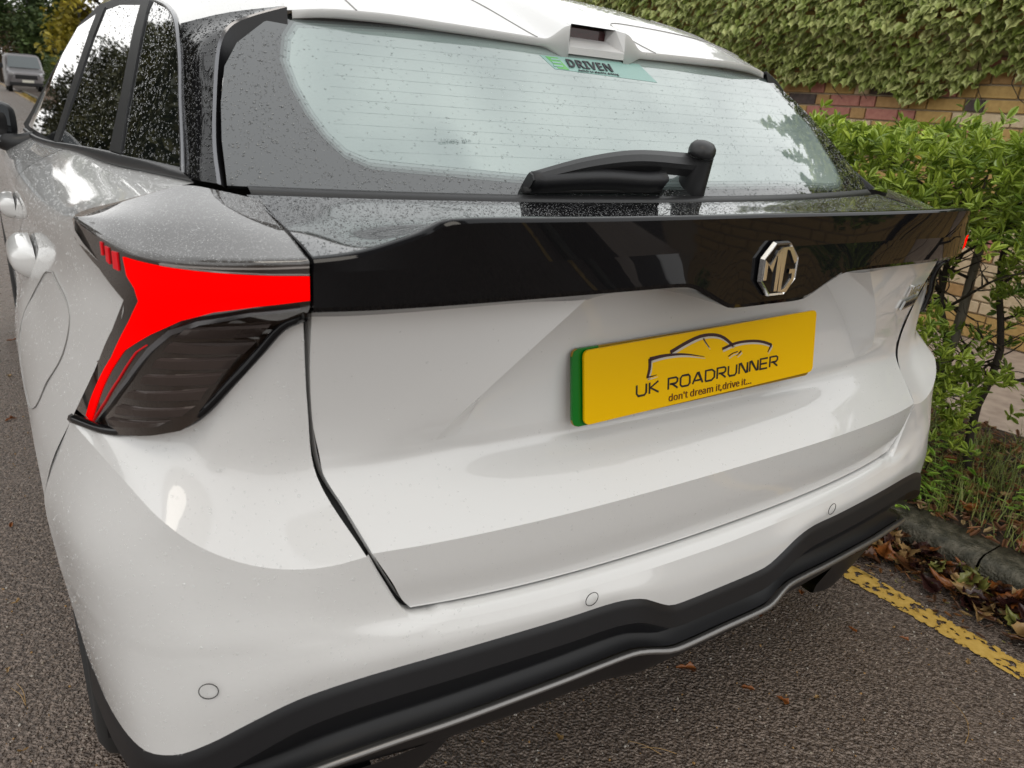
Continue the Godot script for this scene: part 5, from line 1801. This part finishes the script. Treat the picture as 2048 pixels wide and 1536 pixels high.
	quad(bl, Vector3(-0.5, 0, 0), Vector3(0.5, 0, 0), Vector3(0.35, 0.5, 0.08), Vector3(-0.35, 0.5, 0.08))
	tri(bl, Vector3(-0.35, 0.5, 0.08), Vector3(0.35, 0.5, 0.08), Vector3(0, 1, 0.35))
	var blade := done(bl)
	for t in 190:
		var c := Vector3(rng.randf_range(1.42, 2.3), 0.08, rng.randf_range(-1.3, 0.7))
		for k in rng.randi_range(8, 26):
			var h := rng.randf_range(0.04, 0.14)
			xf.append(Transform3D(Basis.from_euler(Vector3(rng.randf_range(-0.3, 0.7), rng.randf() * TAU, 0)) * Basis.from_scale(Vector3(0.0035, h, h)), c + Vector3(rng.randfn(), 0, rng.randfn()) * 0.03))
			cols.append(Color(0.13, 0.19, 0.035).lerp(Color(0.32, 0.34, 0.10), rng.randf()))
	multi("grass", blade, mats.leaf, xf, cols, self)
	# broad-leaved weeds
	for q in [[1.455, 0.085, -0.40, 0.085, "bright green leafy weed hanging over the kerb by the bumper corner"], [1.60, 0.085, -0.37, 0.10, "pale green leafy weed in the middle of the earth verge"], [1.72, 0.085, -0.12, 0.09, "ferny green weed among leaves at the right of the verge"], [1.95, 0.085, -0.55, 0.10, "dark green weed growing at the foot of the hedge"]]:
		var w := thing("weed", q[4], "weed", Vector3(q[0], q[1], q[2]))
		var wx := []
		var wc := []
		for k in 80:
			var d := Vector3(rng.randfn() * 0.6, absf(rng.randfn()) * 0.55 + 0.05, rng.randfn() * 0.6) * float(q[3])
			var s := rng.randf_range(0.018, 0.036)
			wx.append(Transform3D(Basis.from_euler(Vector3(rng.randf_range(-0.5, 0.5), rng.randf() * TAU, rng.randf_range(0.0, 0.6))).scaled(Vector3(s, s, s * 1.6)), d))
			wc.append(Color(0.16, 0.32, 0.03).lerp(Color(0.34, 0.52, 0.07), rng.randf()))
		multi("weed_leaves", leaf_mesh(1, 31), mats.leaf_gloss, wx, wc, w)
		var ws := begin(0)
		for k in 6:
			bark(ws, Vector3.ZERO, Vector3(rng.randf_range(-0.5, 0.5), rng.randf_range(0.4, 0.9), rng.randf_range(-0.5, 0.5)) * float(q[3]), 0.0016, 0.0008, 0.005, 4)
		put("weed_stems", done(ws), mats.twig_green, w)

func build_distance() -> void:
	rng.seed = 77
	build_van()
	tree("yellow_tree", "yellow green broadleaf tree on the verge beyond the car roof", Vector3(2.75, 0, -27), 6.5, Vector3(2.3, 0, 2.4), 1.45, Color(0.40, 0.35, 0.035), Color(0.60, 0.50, 0.08), 3600, 0.40, 0.14, 1.0)
	tree("dark_tree", "tall dark green tree behind the parked van", Vector3(2.9, 0, -64), 11.0, Vector3(2.8, 0, 3.0), 0.9, Color(0.05, 0.09, 0.025), Color(0.11, 0.15, 0.045), 3200, 0.6, 0.2, 1.0)
	tree("brown_tree", "brown autumn tree at the far end of the road left of the van", Vector3(1.3, 0, -84), 5.6, Vector3(4.2, 0, 3.0), 1.5, Color(0.13, 0.085, 0.045), Color(0.22, 0.15, 0.08), 2600, 0.5, 0.15, 1.0)
	var bush := thing("roadside_bush", "dense green bush at the kerb in front of the grey van", "bush", Vector3(2.05, 0, -36))
	var st := begin(0)
	for k in 6:
		bark(st, Vector3.ZERO, Vector3(rng.randf_range(-0.5, 0.5), rng.randf_range(0.8, 1.5), rng.randf_range(-1, 1)), 0.03, 0.008, 0.05, 5)
	put("stems", done(st), mats.bark, bush)
	var xf := []
	var cols := []
	var lm := leaf_mesh(1, 5)
	for k in 3800:
		var a := rng.randf() * TAU
		var r := sqrt(rng.randf())
		var y := rng.randf_range(0.1, 1.75)
		xf.append(Transform3D(Basis.from_euler(Vector3(rng.randf() * 3, rng.randf() * TAU, rng.randf() * 3)).scaled(Vector3.ONE * rng.randf_range(0.08, 0.16)), Vector3(cos(a) * r * 0.62 * (1.15 - y * 0.22), y, sin(a) * r * 2.2)))
		cols.append(Color(0.05, 0.09, 0.02).lerp(Color(0.12, 0.16, 0.04), rng.randf()))
	multi("bush_leaves", lm, mats.leaf, xf, cols, bush)
	# yellow leaves along the far kerb
	xf = []
	cols = []
	var sc := leaf_mesh(3, 8)
	for k in 900:
		xf.append(Transform3D(Basis.from_euler(Vector3(rng.randf() * 0.4, rng.randf() * TAU, rng.randf() * 0.4)).scaled(Vector3.ONE * rng.randf_range(0.06, 0.14)), Vector3(1.25 - absf(rng.randfn()) * 0.12, 0.02, rng.randf_range(-48, -22))))
		cols.append(Color(0.35, 0.24, 0.04).lerp(Color(0.42, 0.30, 0.08), rng.randf()))
	multi("far_leaf_drift", sc, mats.leaf, xf, cols, self)
	# lamp post
	var post := thing("lamp_post", "slim grey lamp post among the yellow green leaves", "lamp post", Vector3(2.05, 0, -27.5))
	st = begin(0)
	tube(st, PackedVector3Array([Vector3(0, 0, 0), Vector3(0, 1.2, 0), Vector3(0, 6.5, 0)]), 0.07, 0.045, 12)
	put("pole", done(st), mats.steel_grey, post)
	st = begin(-1)
	box(st, Vector3(-0.25, 6.52, 0), Vector3(0.6, 0.1, 0.18), Basis.IDENTITY, 0.02)
	put("lantern", done(st), mats.steel_grey, post)
	# end of the road: fence and pale house wall
	var fence := thing("timber_fence", "brown board fence closing the end of the road", "fence", Vector3(1.5, 0, -92))
	for k in 34:
		st = begin(-1)
		box(st, Vector3(-0.2 + k * 0.155 - 0.6, 1.0, rng.randf_range(-0.01, 0.01)), Vector3(0.145, 2.0 + rng.randf_range(-0.02, 0.02), 0.02))
		put("board", done(st), mats.fence, fence)
	var house := thing("rendered_house", "pale rendered house wall at the end of the road", "house", Vector3(-2.6, 0, -93))
	st = begin(-1)
	box(st, Vector3(0, 1.5, -2), Vector3(6.2, 3.0, 4))
	put("wall", done(st), mats.render_wall, house)
	st = begin(-1)
	for sg: float in [-1.0, 1.0]:
		quad(st, Vector3(-3.4, 3.0, -2 + sg * 2.4), Vector3(3.4, 3.0, -2 + sg * 2.4), Vector3(3.4, 5.0, -2), Vector3(-3.4, 5.0, -2))
	put("roof", done(st), mats.fence, house)
	st = begin(-1)
	box(st, Vector3(1.4, 1.1, 0.02), Vector3(2.0, 2.1, 0.06), Basis.IDENTITY, 0.01)
	put("garage_door", done(st), mats.steel_grey, house)
	# trees across the road, mirrored in the side windows, tail lamp and paint
	var n := 0
	for q in [[-8.4, -15.0, 10.5], [-8.0, -21.5, 11.5], [-7.6, -28.0, 12.0], [-7.4, -36.0, 12.5], [-7.4, -45.0, 12.5], [-7.4, -56.0, 13.0], [-7.5, -69.0, 13.0], [-10.5, 16.0, 6.5]]:
		tree("roadside_tree", ["nearest tree across the road, mirrored in the rear quarter window", "second tree across the road, mirrored in the rear quarter window", "third tree across the road, mirrored in the rear door window", "fourth tree across the road, mirrored in the rear door window", "fifth tree across the road, mirrored in the front door window", "sixth tree across the road, mirrored in the front door window", "farthest tree across the road, mirrored in the front door window", "tree behind the car mirrored low in the white paint", "dark tree behind the car mirrored in the tail panel", "tree behind the car by the wall mirrored in the rear window"][n], Vector3(q[0], 0, q[1]), q[2], Vector3(3.4, 0, 3.8), 0.9, Color(0.035, 0.040, 0.014), Color(0.08, 0.075, 0.025), 2000, 0.75, 0.2, 1.0, "trees mirrored in the car")
		n += 1

func build_van() -> void:
	var van := thing("parked_van", "grey panel van parked facing us far up the road", "van", Vector3(1.62, 0, -51.5), 0.0)
	# sections from the nose back: half width, sill, top at each z
	var rows := []
	for q in [[0.0, 0.72, 0.38, 0.78], [-0.06, 0.86, 0.30, 0.98], [-0.45, 0.95, 0.28, 1.12], [-0.95, 0.97, 0.28, 1.24], [-1.55, 0.90, 0.28, 1.86], [-1.75, 0.88, 0.28, 1.97], [-2.6, 0.90, 0.28, 2.02], [-5.0, 0.90, 0.30, 2.0], [-5.05, 0.82, 0.4, 1.9]]:
		var line := PackedVector3Array()
		for p in [[-1.0, 0.0], [-1.03, 0.35], [-1.0, 0.62], [-0.93, 0.90], [-0.80, 0.985], [0.0, 1.0], [0.80, 0.985], [0.93, 0.90], [1.0, 0.62], [1.03, 0.35], [1.0, 0.0]]:
			line.append(Vector3(q[1] * p[0], lerpf(q[2], q[3], p[1]), q[0]))
		rows.append(line)
	var st := begin(0)
	lay(st, grid_of(rows, 40, 4, false))
	var nose := []
	put("van_body", done(st), mats.van_paint, van)
	st = begin(-1)
	var f0 := spline(rows[0], 20)
	for i in 20:
		tri(st, Vector3(0, 0.55, 0.0), f0[i], f0[i + 1])
	put("van_front", done(st), mats.van_paint, van)
	st = begin(-1)
	quad(st, Vector3(-0.80, 1.24, -0.93), Vector3(0.80, 1.24, -0.93), Vector3(0.70, 1.84, -1.50), Vector3(-0.70, 1.84, -1.50))
	var ws := put("windscreen", done(st), mats.van_glass, van)
	ws.position = Vector3(0, 0.03, 0.03)
	st = begin(-1)
	box(st, Vector3(0, 0.80, 0.0), Vector3(1.05, 0.22, 0.05), Basis.IDENTITY, 0.02)
	put("grille", done(st), mats.plastic, van)
	st = begin(-1)
	box(st, Vector3(0, 0.42, 0.01), Vector3(1.66, 0.20, 0.10), Basis.IDENTITY, 0.03)
	put("lower_bumper", done(st), mats.plastic, van)
	st = begin(-1)
	box(st, Vector3(0.05, 0.58, 0.05), Vector3(0.55, 0.13, 0.02), Basis.IDENTITY, 0.004)
	put("van_plate", done(st), mats.plate_white, van)
	for s: float in [-1.0, 1.0]:
		st = begin(-1)
		box(st, Vector3(0.70 * s, 0.93, -0.02), Vector3(0.26, 0.17, 0.12), Basis(Vector3.UP, 0.5 * s) * Basis(Vector3(0, 0, 1), 0.35 * s), 0.03)
		put("headlight", done(st), mats.headlight, van)
		st = begin(-1)
		box(st, Vector3(1.08 * s, 1.32, -0.98), Vector3(0.20, 0.26, 0.10), Basis.IDENTITY, 0.03)
		put("wing_mirror", done(st), mats.plastic, van)
		for wz in [-0.75, -3.9]:
			var c := CylinderMesh.new()
			c.top_radius = 0.33; c.bottom_radius = 0.33; c.height = 0.22
			var o := put("wheel", c, mats.rubber, van)
			o.transform = Transform3D(Basis(Vector3(0, 0, 1), PI / 2), Vector3(0.80 * s, 0.33, wz))

# ---------------------------------------------------------------- everything in order
func _ready() -> void:
	var cam := Camera3D.new()
	cam.name = "camera"
	cam.position = Vector3(-0.913188, 1.145314 + LIFT, 0.662335)
	cam.rotation = Vector3(-0.3519747, -0.6128255, 0.0751840)
	cam.fov = 53.95
	cam.near = 0.02
	cam.far = 900.0
	var lens := CameraAttributesPhysical.new()
	lens.frustum_focal_length = 23.58
	lens.frustum_focus_distance = 1.35
	lens.frustum_near = 0.02
	lens.frustum_far = 900.0
	lens.exposure_aperture = 7.4
	cam.attributes = lens
	add_child(cam)
	cam.current = true
	var env := Environment.new()
	env.background_mode = Environment.BG_SKY
	var sky := Sky.new()
	var sm := ProceduralSkyMaterial.new()
	sm.sky_top_color = Color(0.925, 0.935, 0.94)
	sm.sky_horizon_color = Color(0.94, 0.935, 0.925)
	sm.sky_curve = 0.45
	sm.ground_bottom_color = Color(0.25, 0.24, 0.23)
	sm.ground_horizon_color = Color(0.45, 0.44, 0.43)
	sm.sky_energy_multiplier = 1.3
	sky.sky_material = sm
	env.sky = sky
	env.tonemap_mode = Environment.TONE_MAPPER_LINEAR
	env.tonemap_exposure = 0.90
	env.sdfgi_enabled = true
	env.ssao_enabled = true
	env.ssil_enabled = true
	var we := WorldEnvironment.new()
	we.name = "world_environment"
	we.environment = env
	add_child(we)
	var sun := DirectionalLight3D.new()
	sun.name = "sun"
	sun.light_energy = 0.2
	sun.light_angular_distance = 22.0
	sun.light_color = Color(1.0, 0.97, 0.92)
	sun.shadow_enabled = true
	sun.rotation = Vector3(-1.15, -0.6, 0)
	add_child(sun)

	make_materials()
	rng.seed = 7
	drop_shape = dome_mesh()
	build_street()
	rng.seed = 8
	build_car()

func make_materials() -> void:
	var p := mat("paint", Color(0.69, 0.685, 0.675), 0.35)
	p.clearcoat_enabled = true
	p.clearcoat = 1.0
	p.clearcoat_roughness = 0.03
	p.normal_enabled = true
	p.normal_texture = noise_tex(0.022, 4, 61, Color.BLACK, Color.WHITE, 512, 4.0)
	p.normal_scale = 0.05
	p.uv1_triplanar = true
	p.uv1_world_triplanar = true
	p.uv1_scale = Vector3(2.3, 2.3, 2.3)
	var g := mat("gloss", Color(0.006, 0.006, 0.007), 0.03)
	g.metallic_specular = 0.36
	var wg := mat("wet_gloss", Color(0.008, 0.008, 0.009), 0.05)
	wg.metallic_specular = 0.9
	wg.clearcoat_enabled = true
	wg.clearcoat_roughness = 0.05
	mat("seam", Color(0.004, 0.004, 0.004), 0.8)
	mat("groove", Color(0.33, 0.32, 0.31), 0.6)
	mat("satin", Color(0.016, 0.016, 0.017), 0.42)
	mat("plastic", Color(0.0055, 0.0055, 0.007), 0.5)
	mat("rubber", Color(0.012, 0.012, 0.012), 0.75)
	mat("chrome", Color(0.86, 0.86, 0.85), 0.22, 1.0)
	mat("steel", Color(0.42, 0.42, 0.41), 0.25, 1.0)
	mat("strip", Color(0.24, 0.232, 0.225), 0.38, 0.85)
	mat("green", Color(0.0, 0.16, 0.01), 0.25)
	mat("plate_dark", Color(0.30, 0.17, 0.0), 0.3)
	mat("yellow", Color(0.86, 0.50, 0.0), 0.30).metallic_specular = 0.3
	mat("ink", Color(0.006, 0.004, 0.008), 0.4)
	mat("ink_red", Color(0.11, 0.02, 0.004), 0.4)
	mat("ink_red2", Color(0.03, 0.004, 0.008), 0.4)
	mat("ink_pale", Color(0.55, 0.50, 0.42), 0.4)
	var ld := mat("lamp_dark", Color(0.022, 0.014, 0.010), 0.10)
	ld.clearcoat_enabled = true
	ld.clearcoat_roughness = 0.02
	var lt := mat("lens_top", Color(0.055, 0.050, 0.047), 0.04)
	lt.clearcoat_enabled = true
	lt.clearcoat_roughness = 0.03
	mat("lamp_edge", Color(0.45, 0.42, 0.40), 0.2, 0.6)
	mat("lamp_grey", Color(0.17, 0.17, 0.18), 0.15, 0.6)
	mat("louvre", Color(0.085, 0.066, 0.060), 0.14, 0.3)
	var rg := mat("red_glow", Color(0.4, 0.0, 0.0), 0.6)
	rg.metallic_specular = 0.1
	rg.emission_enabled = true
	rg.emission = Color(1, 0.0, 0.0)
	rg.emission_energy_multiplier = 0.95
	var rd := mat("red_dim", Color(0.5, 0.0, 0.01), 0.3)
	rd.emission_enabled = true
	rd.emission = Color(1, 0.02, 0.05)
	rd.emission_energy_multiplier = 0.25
	mat("brake_dark", Color(0.035, 0.002, 0.003), 0.1)
	var f := mat("frit", Color(0.012, 0.014, 0.014), 0.015)
	f.metallic_specular = 0.75
	f.clearcoat_enabled = true
	f.clearcoat_roughness = 0.01
	var mi := mat("misted", Color(0.275, 0.34, 0.33), 0.02)
	mi.metallic_specular = 0.75
	mi.clearcoat_enabled = true
	mi.clearcoat_roughness = 0.015
	var wi := mat("wire", Color(0.235, 0.295, 0.285), 0.02)
	wi.metallic_specular = 0.75
	wi.clearcoat_enabled = true
	wi.clearcoat_roughness = 0.015
	mi.albedo_color = Color(1, 1, 1)
	mi.albedo_texture = noise_tex(0.006, 2, 71, Color(0.225, 0.285, 0.275).linear_to_srgb(), Color(0.33, 0.40, 0.38).linear_to_srgb(), 512, 0.0, 0.2, 0.8)
	mi.uv1_triplanar = true
	mi.uv1_scale = Vector3(1.3, 1.3, 1.3)
	for k in 3:
		var me := mat("misted_edge_%d" % k, Color(0.012, 0.014, 0.014).lerp(Color(0.275, 0.34, 0.33), 0.22 + 0.26 * k), 0.02)
		me.metallic_specular = 0.75
		me.clearcoat_enabled = true
		me.clearcoat_roughness = 0.015
	mat("sticker", Color(0.25, 0.42, 0.38), 0.25)
	mat("sticker_green", Color(0.12, 0.42, 0.10), 0.25)
	var sg := mat("side_glass", Color(0.008, 0.010, 0.009), 0.015)
	sg.metallic_specular = 0.75
	sg.clearcoat_enabled = true
	sg.clearcoat_roughness = 0.01
	mat("mirror", Color(0.20, 0.21, 0.22), 0.02, 1.0)
	var w := mat("water", Color(1, 1, 1), 0.0)
	w.refraction_enabled = true
	w.refraction_scale = 0.033
	w.albedo_color = Color(1, 1, 1, 0.0)
	w.transparency = BaseMaterial3D.TRANSPARENCY_ALPHA
	var ws := mat("water_skin", Color(0.9, 0.92, 0.93, 0.12), 0.02)
	ws.albedo_color = Color(0.96, 0.97, 0.97, 0.10)
	ws.transparency = BaseMaterial3D.TRANSPARENCY_ALPHA
	ws.metallic_specular = 0.8
	# vegetation
	for k in ["leaf", "leaf_gloss"]:
		var l := mat(k, Color(1, 1, 1), 0.5 if k == "leaf" else 0.3)
		l.vertex_color_use_as_albedo = true
		l.backlight_enabled = true
		l.backlight = Color(0.35, 0.4, 0.15)
	mat("leaf_yellow", Color(0.5, 0.30, 0.03), 0.4)
	mat("leaf_brown", Color(0.11, 0.045, 0.018), 0.28)
	mat("leaf_orange", Color(0.26, 0.085, 0.02), 0.3)
	mat("leaf_dark", Color(0.040, 0.016, 0.014), 0.22)
	mat("leaf_green", Color(0.19, 0.19, 0.045), 0.3)
	mat("leaf_tan", Color(0.34, 0.21, 0.085), 0.4)
	mat("bark", Color(0.035, 0.026, 0.018), 0.8)
	mat("bark_pale", Color(0.16, 0.14, 0.105), 0.75)
	mat("twig_green", Color(0.10, 0.16, 0.03), 0.5)
	var gr := mat("grit", Color(1, 1, 1), 0.5)
	gr.vertex_color_use_as_albedo = true
	# ground
	var a := mat("asphalt", Color(1, 1, 1), 0.42)
	a.albedo_color = Color(1, 1, 1)
	a.albedo_texture = noise_tex(0.075, 4, 2, Color(0.078, 0.056, 0.044).linear_to_srgb(), Color(0.285, 0.222, 0.182).linear_to_srgb(), 1024, 0.0, 0.22, 0.8)
	a.roughness_texture = noise_tex(0.02, 4, 5, Color(0.5, 0.5, 0.5), Color(1, 1, 1), 512)
	a.normal_enabled = true
	a.normal_texture = noise_tex(0.15, 4, 12, Color.BLACK, Color.WHITE, 1024, 14.0)
	a.normal_scale = 0.75
	var s := mat("soil", Color(1, 1, 1), 0.85)
	s.albedo_texture = noise_tex(0.04, 5, 6, Color(0.022, 0.015, 0.010).linear_to_srgb(), Color(0.085, 0.055, 0.034).linear_to_srgb(), 512)
	s.normal_enabled = true
	s.normal_texture = noise_tex(0.06, 5, 16, Color.BLACK, Color.WHITE, 512, 10.0)
	var pv := mat("paving", Color(1, 1, 1), 0.6)
	pv.albedo_texture = noise_tex(0.03, 5, 7, Color(0.32, 0.25, 0.21).linear_to_srgb(), Color(0.52, 0.43, 0.36).linear_to_srgb(), 512)
	var kb := mat("kerb", Color(1, 1, 1), 0.6)
	kb.albedo_texture = noise_tex(0.02, 5, 8, Color(0.030, 0.029, 0.018).linear_to_srgb(), Color(0.15, 0.135, 0.10).linear_to_srgb(), 512, 0.0, 0.25, 0.8)
	kb.uv1_triplanar = true
	kb.uv1_scale = Vector3(2.2, 2.2, 2.2)
	kb.normal_enabled = true
	kb.normal_texture = noise_tex(0.08, 4, 18, Color.BLACK, Color.WHITE, 512, 8.0)
	var ln := mat("line", Color(1, 1, 1), 0.45)
	var im := Image.create(256, 1024, false, Image.FORMAT_RGBA8)
	var wear := FastNoiseLite.new()
	wear.frequency = 0.02
	wear.fractal_octaves = 5
	wear.seed = 3
	for yy in 1024:
		for xx in 256:
			var n := wear.get_noise_3d(xx / 256.0 * 0.08 * 1700.0, cos(TAU * yy / 1024.0) * 270.0, sin(TAU * yy / 1024.0) * 270.0)
			var e := minf(xx, 255 - xx) / 256.0
			var solid := n + 0.23 + minf(0.0, e - 0.10) * 3.0 > 0.0
			var t := clampf(0.5 + n, 0, 1)
			var c := Color(0.48, 0.29, 0.05).lerp(Color(0.64, 0.42, 0.11), t).linear_to_srgb()
			c.a = 1.0 if solid else 0.0
			im.set_pixel(xx, yy, c)
	ln.albedo_texture = ImageTexture.create_from_image(im)
	ln.uv1_scale = Vector3(12.5, 1.0, 1.0)
	ln.uv1_offset = Vector3(-0.025, 0, 0)
	ln.transparency = BaseMaterial3D.TRANSPARENCY_ALPHA_SCISSOR
	ln.alpha_scissor_threshold = 0.5
	# walls
	var k := 0
	for q in [["brick_a", Color(0.40, 0.25, 0.085), Color(0.55, 0.37, 0.14)], ["brick_b", Color(0.34, 0.20, 0.08), Color(0.46, 0.28, 0.12)], ["brick_c", Color(0.36, 0.14, 0.11), Color(0.47, 0.22, 0.17)], ["brick_d", Color(0.52, 0.40, 0.25), Color(0.66, 0.53, 0.36)], ["brick_e", Color(0.06, 0.045, 0.045), Color(0.12, 0.09, 0.08)]]:
		var b := mat(q[0], Color(1, 1, 1), 0.85)
		b.albedo_texture = noise_tex(0.03, 5, 40 + k, q[1].linear_to_srgb(), q[2].linear_to_srgb(), 256)
		b.uv1_triplanar = true
		b.uv1_world_triplanar = true
		b.uv1_scale = Vector3(3.1, 3.1, 3.1)
		k += 1
	mat("mortar", Color(0.42, 0.34, 0.24), 0.9)
	mat("van_paint", Color(0.17, 0.16, 0.165), 0.3, 0.4)
	mat("van_glass", Color(0.10, 0.115, 0.12), 0.05)
	mat("plate_white", Color(0.7, 0.68, 0.6), 0.4)
	mat("headlight", Color(0.45, 0.45, 0.46), 0.15, 0.5)
	mat("steel_grey", Color(0.22, 0.23, 0.23), 0.5, 0.3)
	mat("fence", Color(0.09, 0.055, 0.035), 0.8)
	mat("render_wall", Color(0.6, 0.56, 0.5), 0.85)
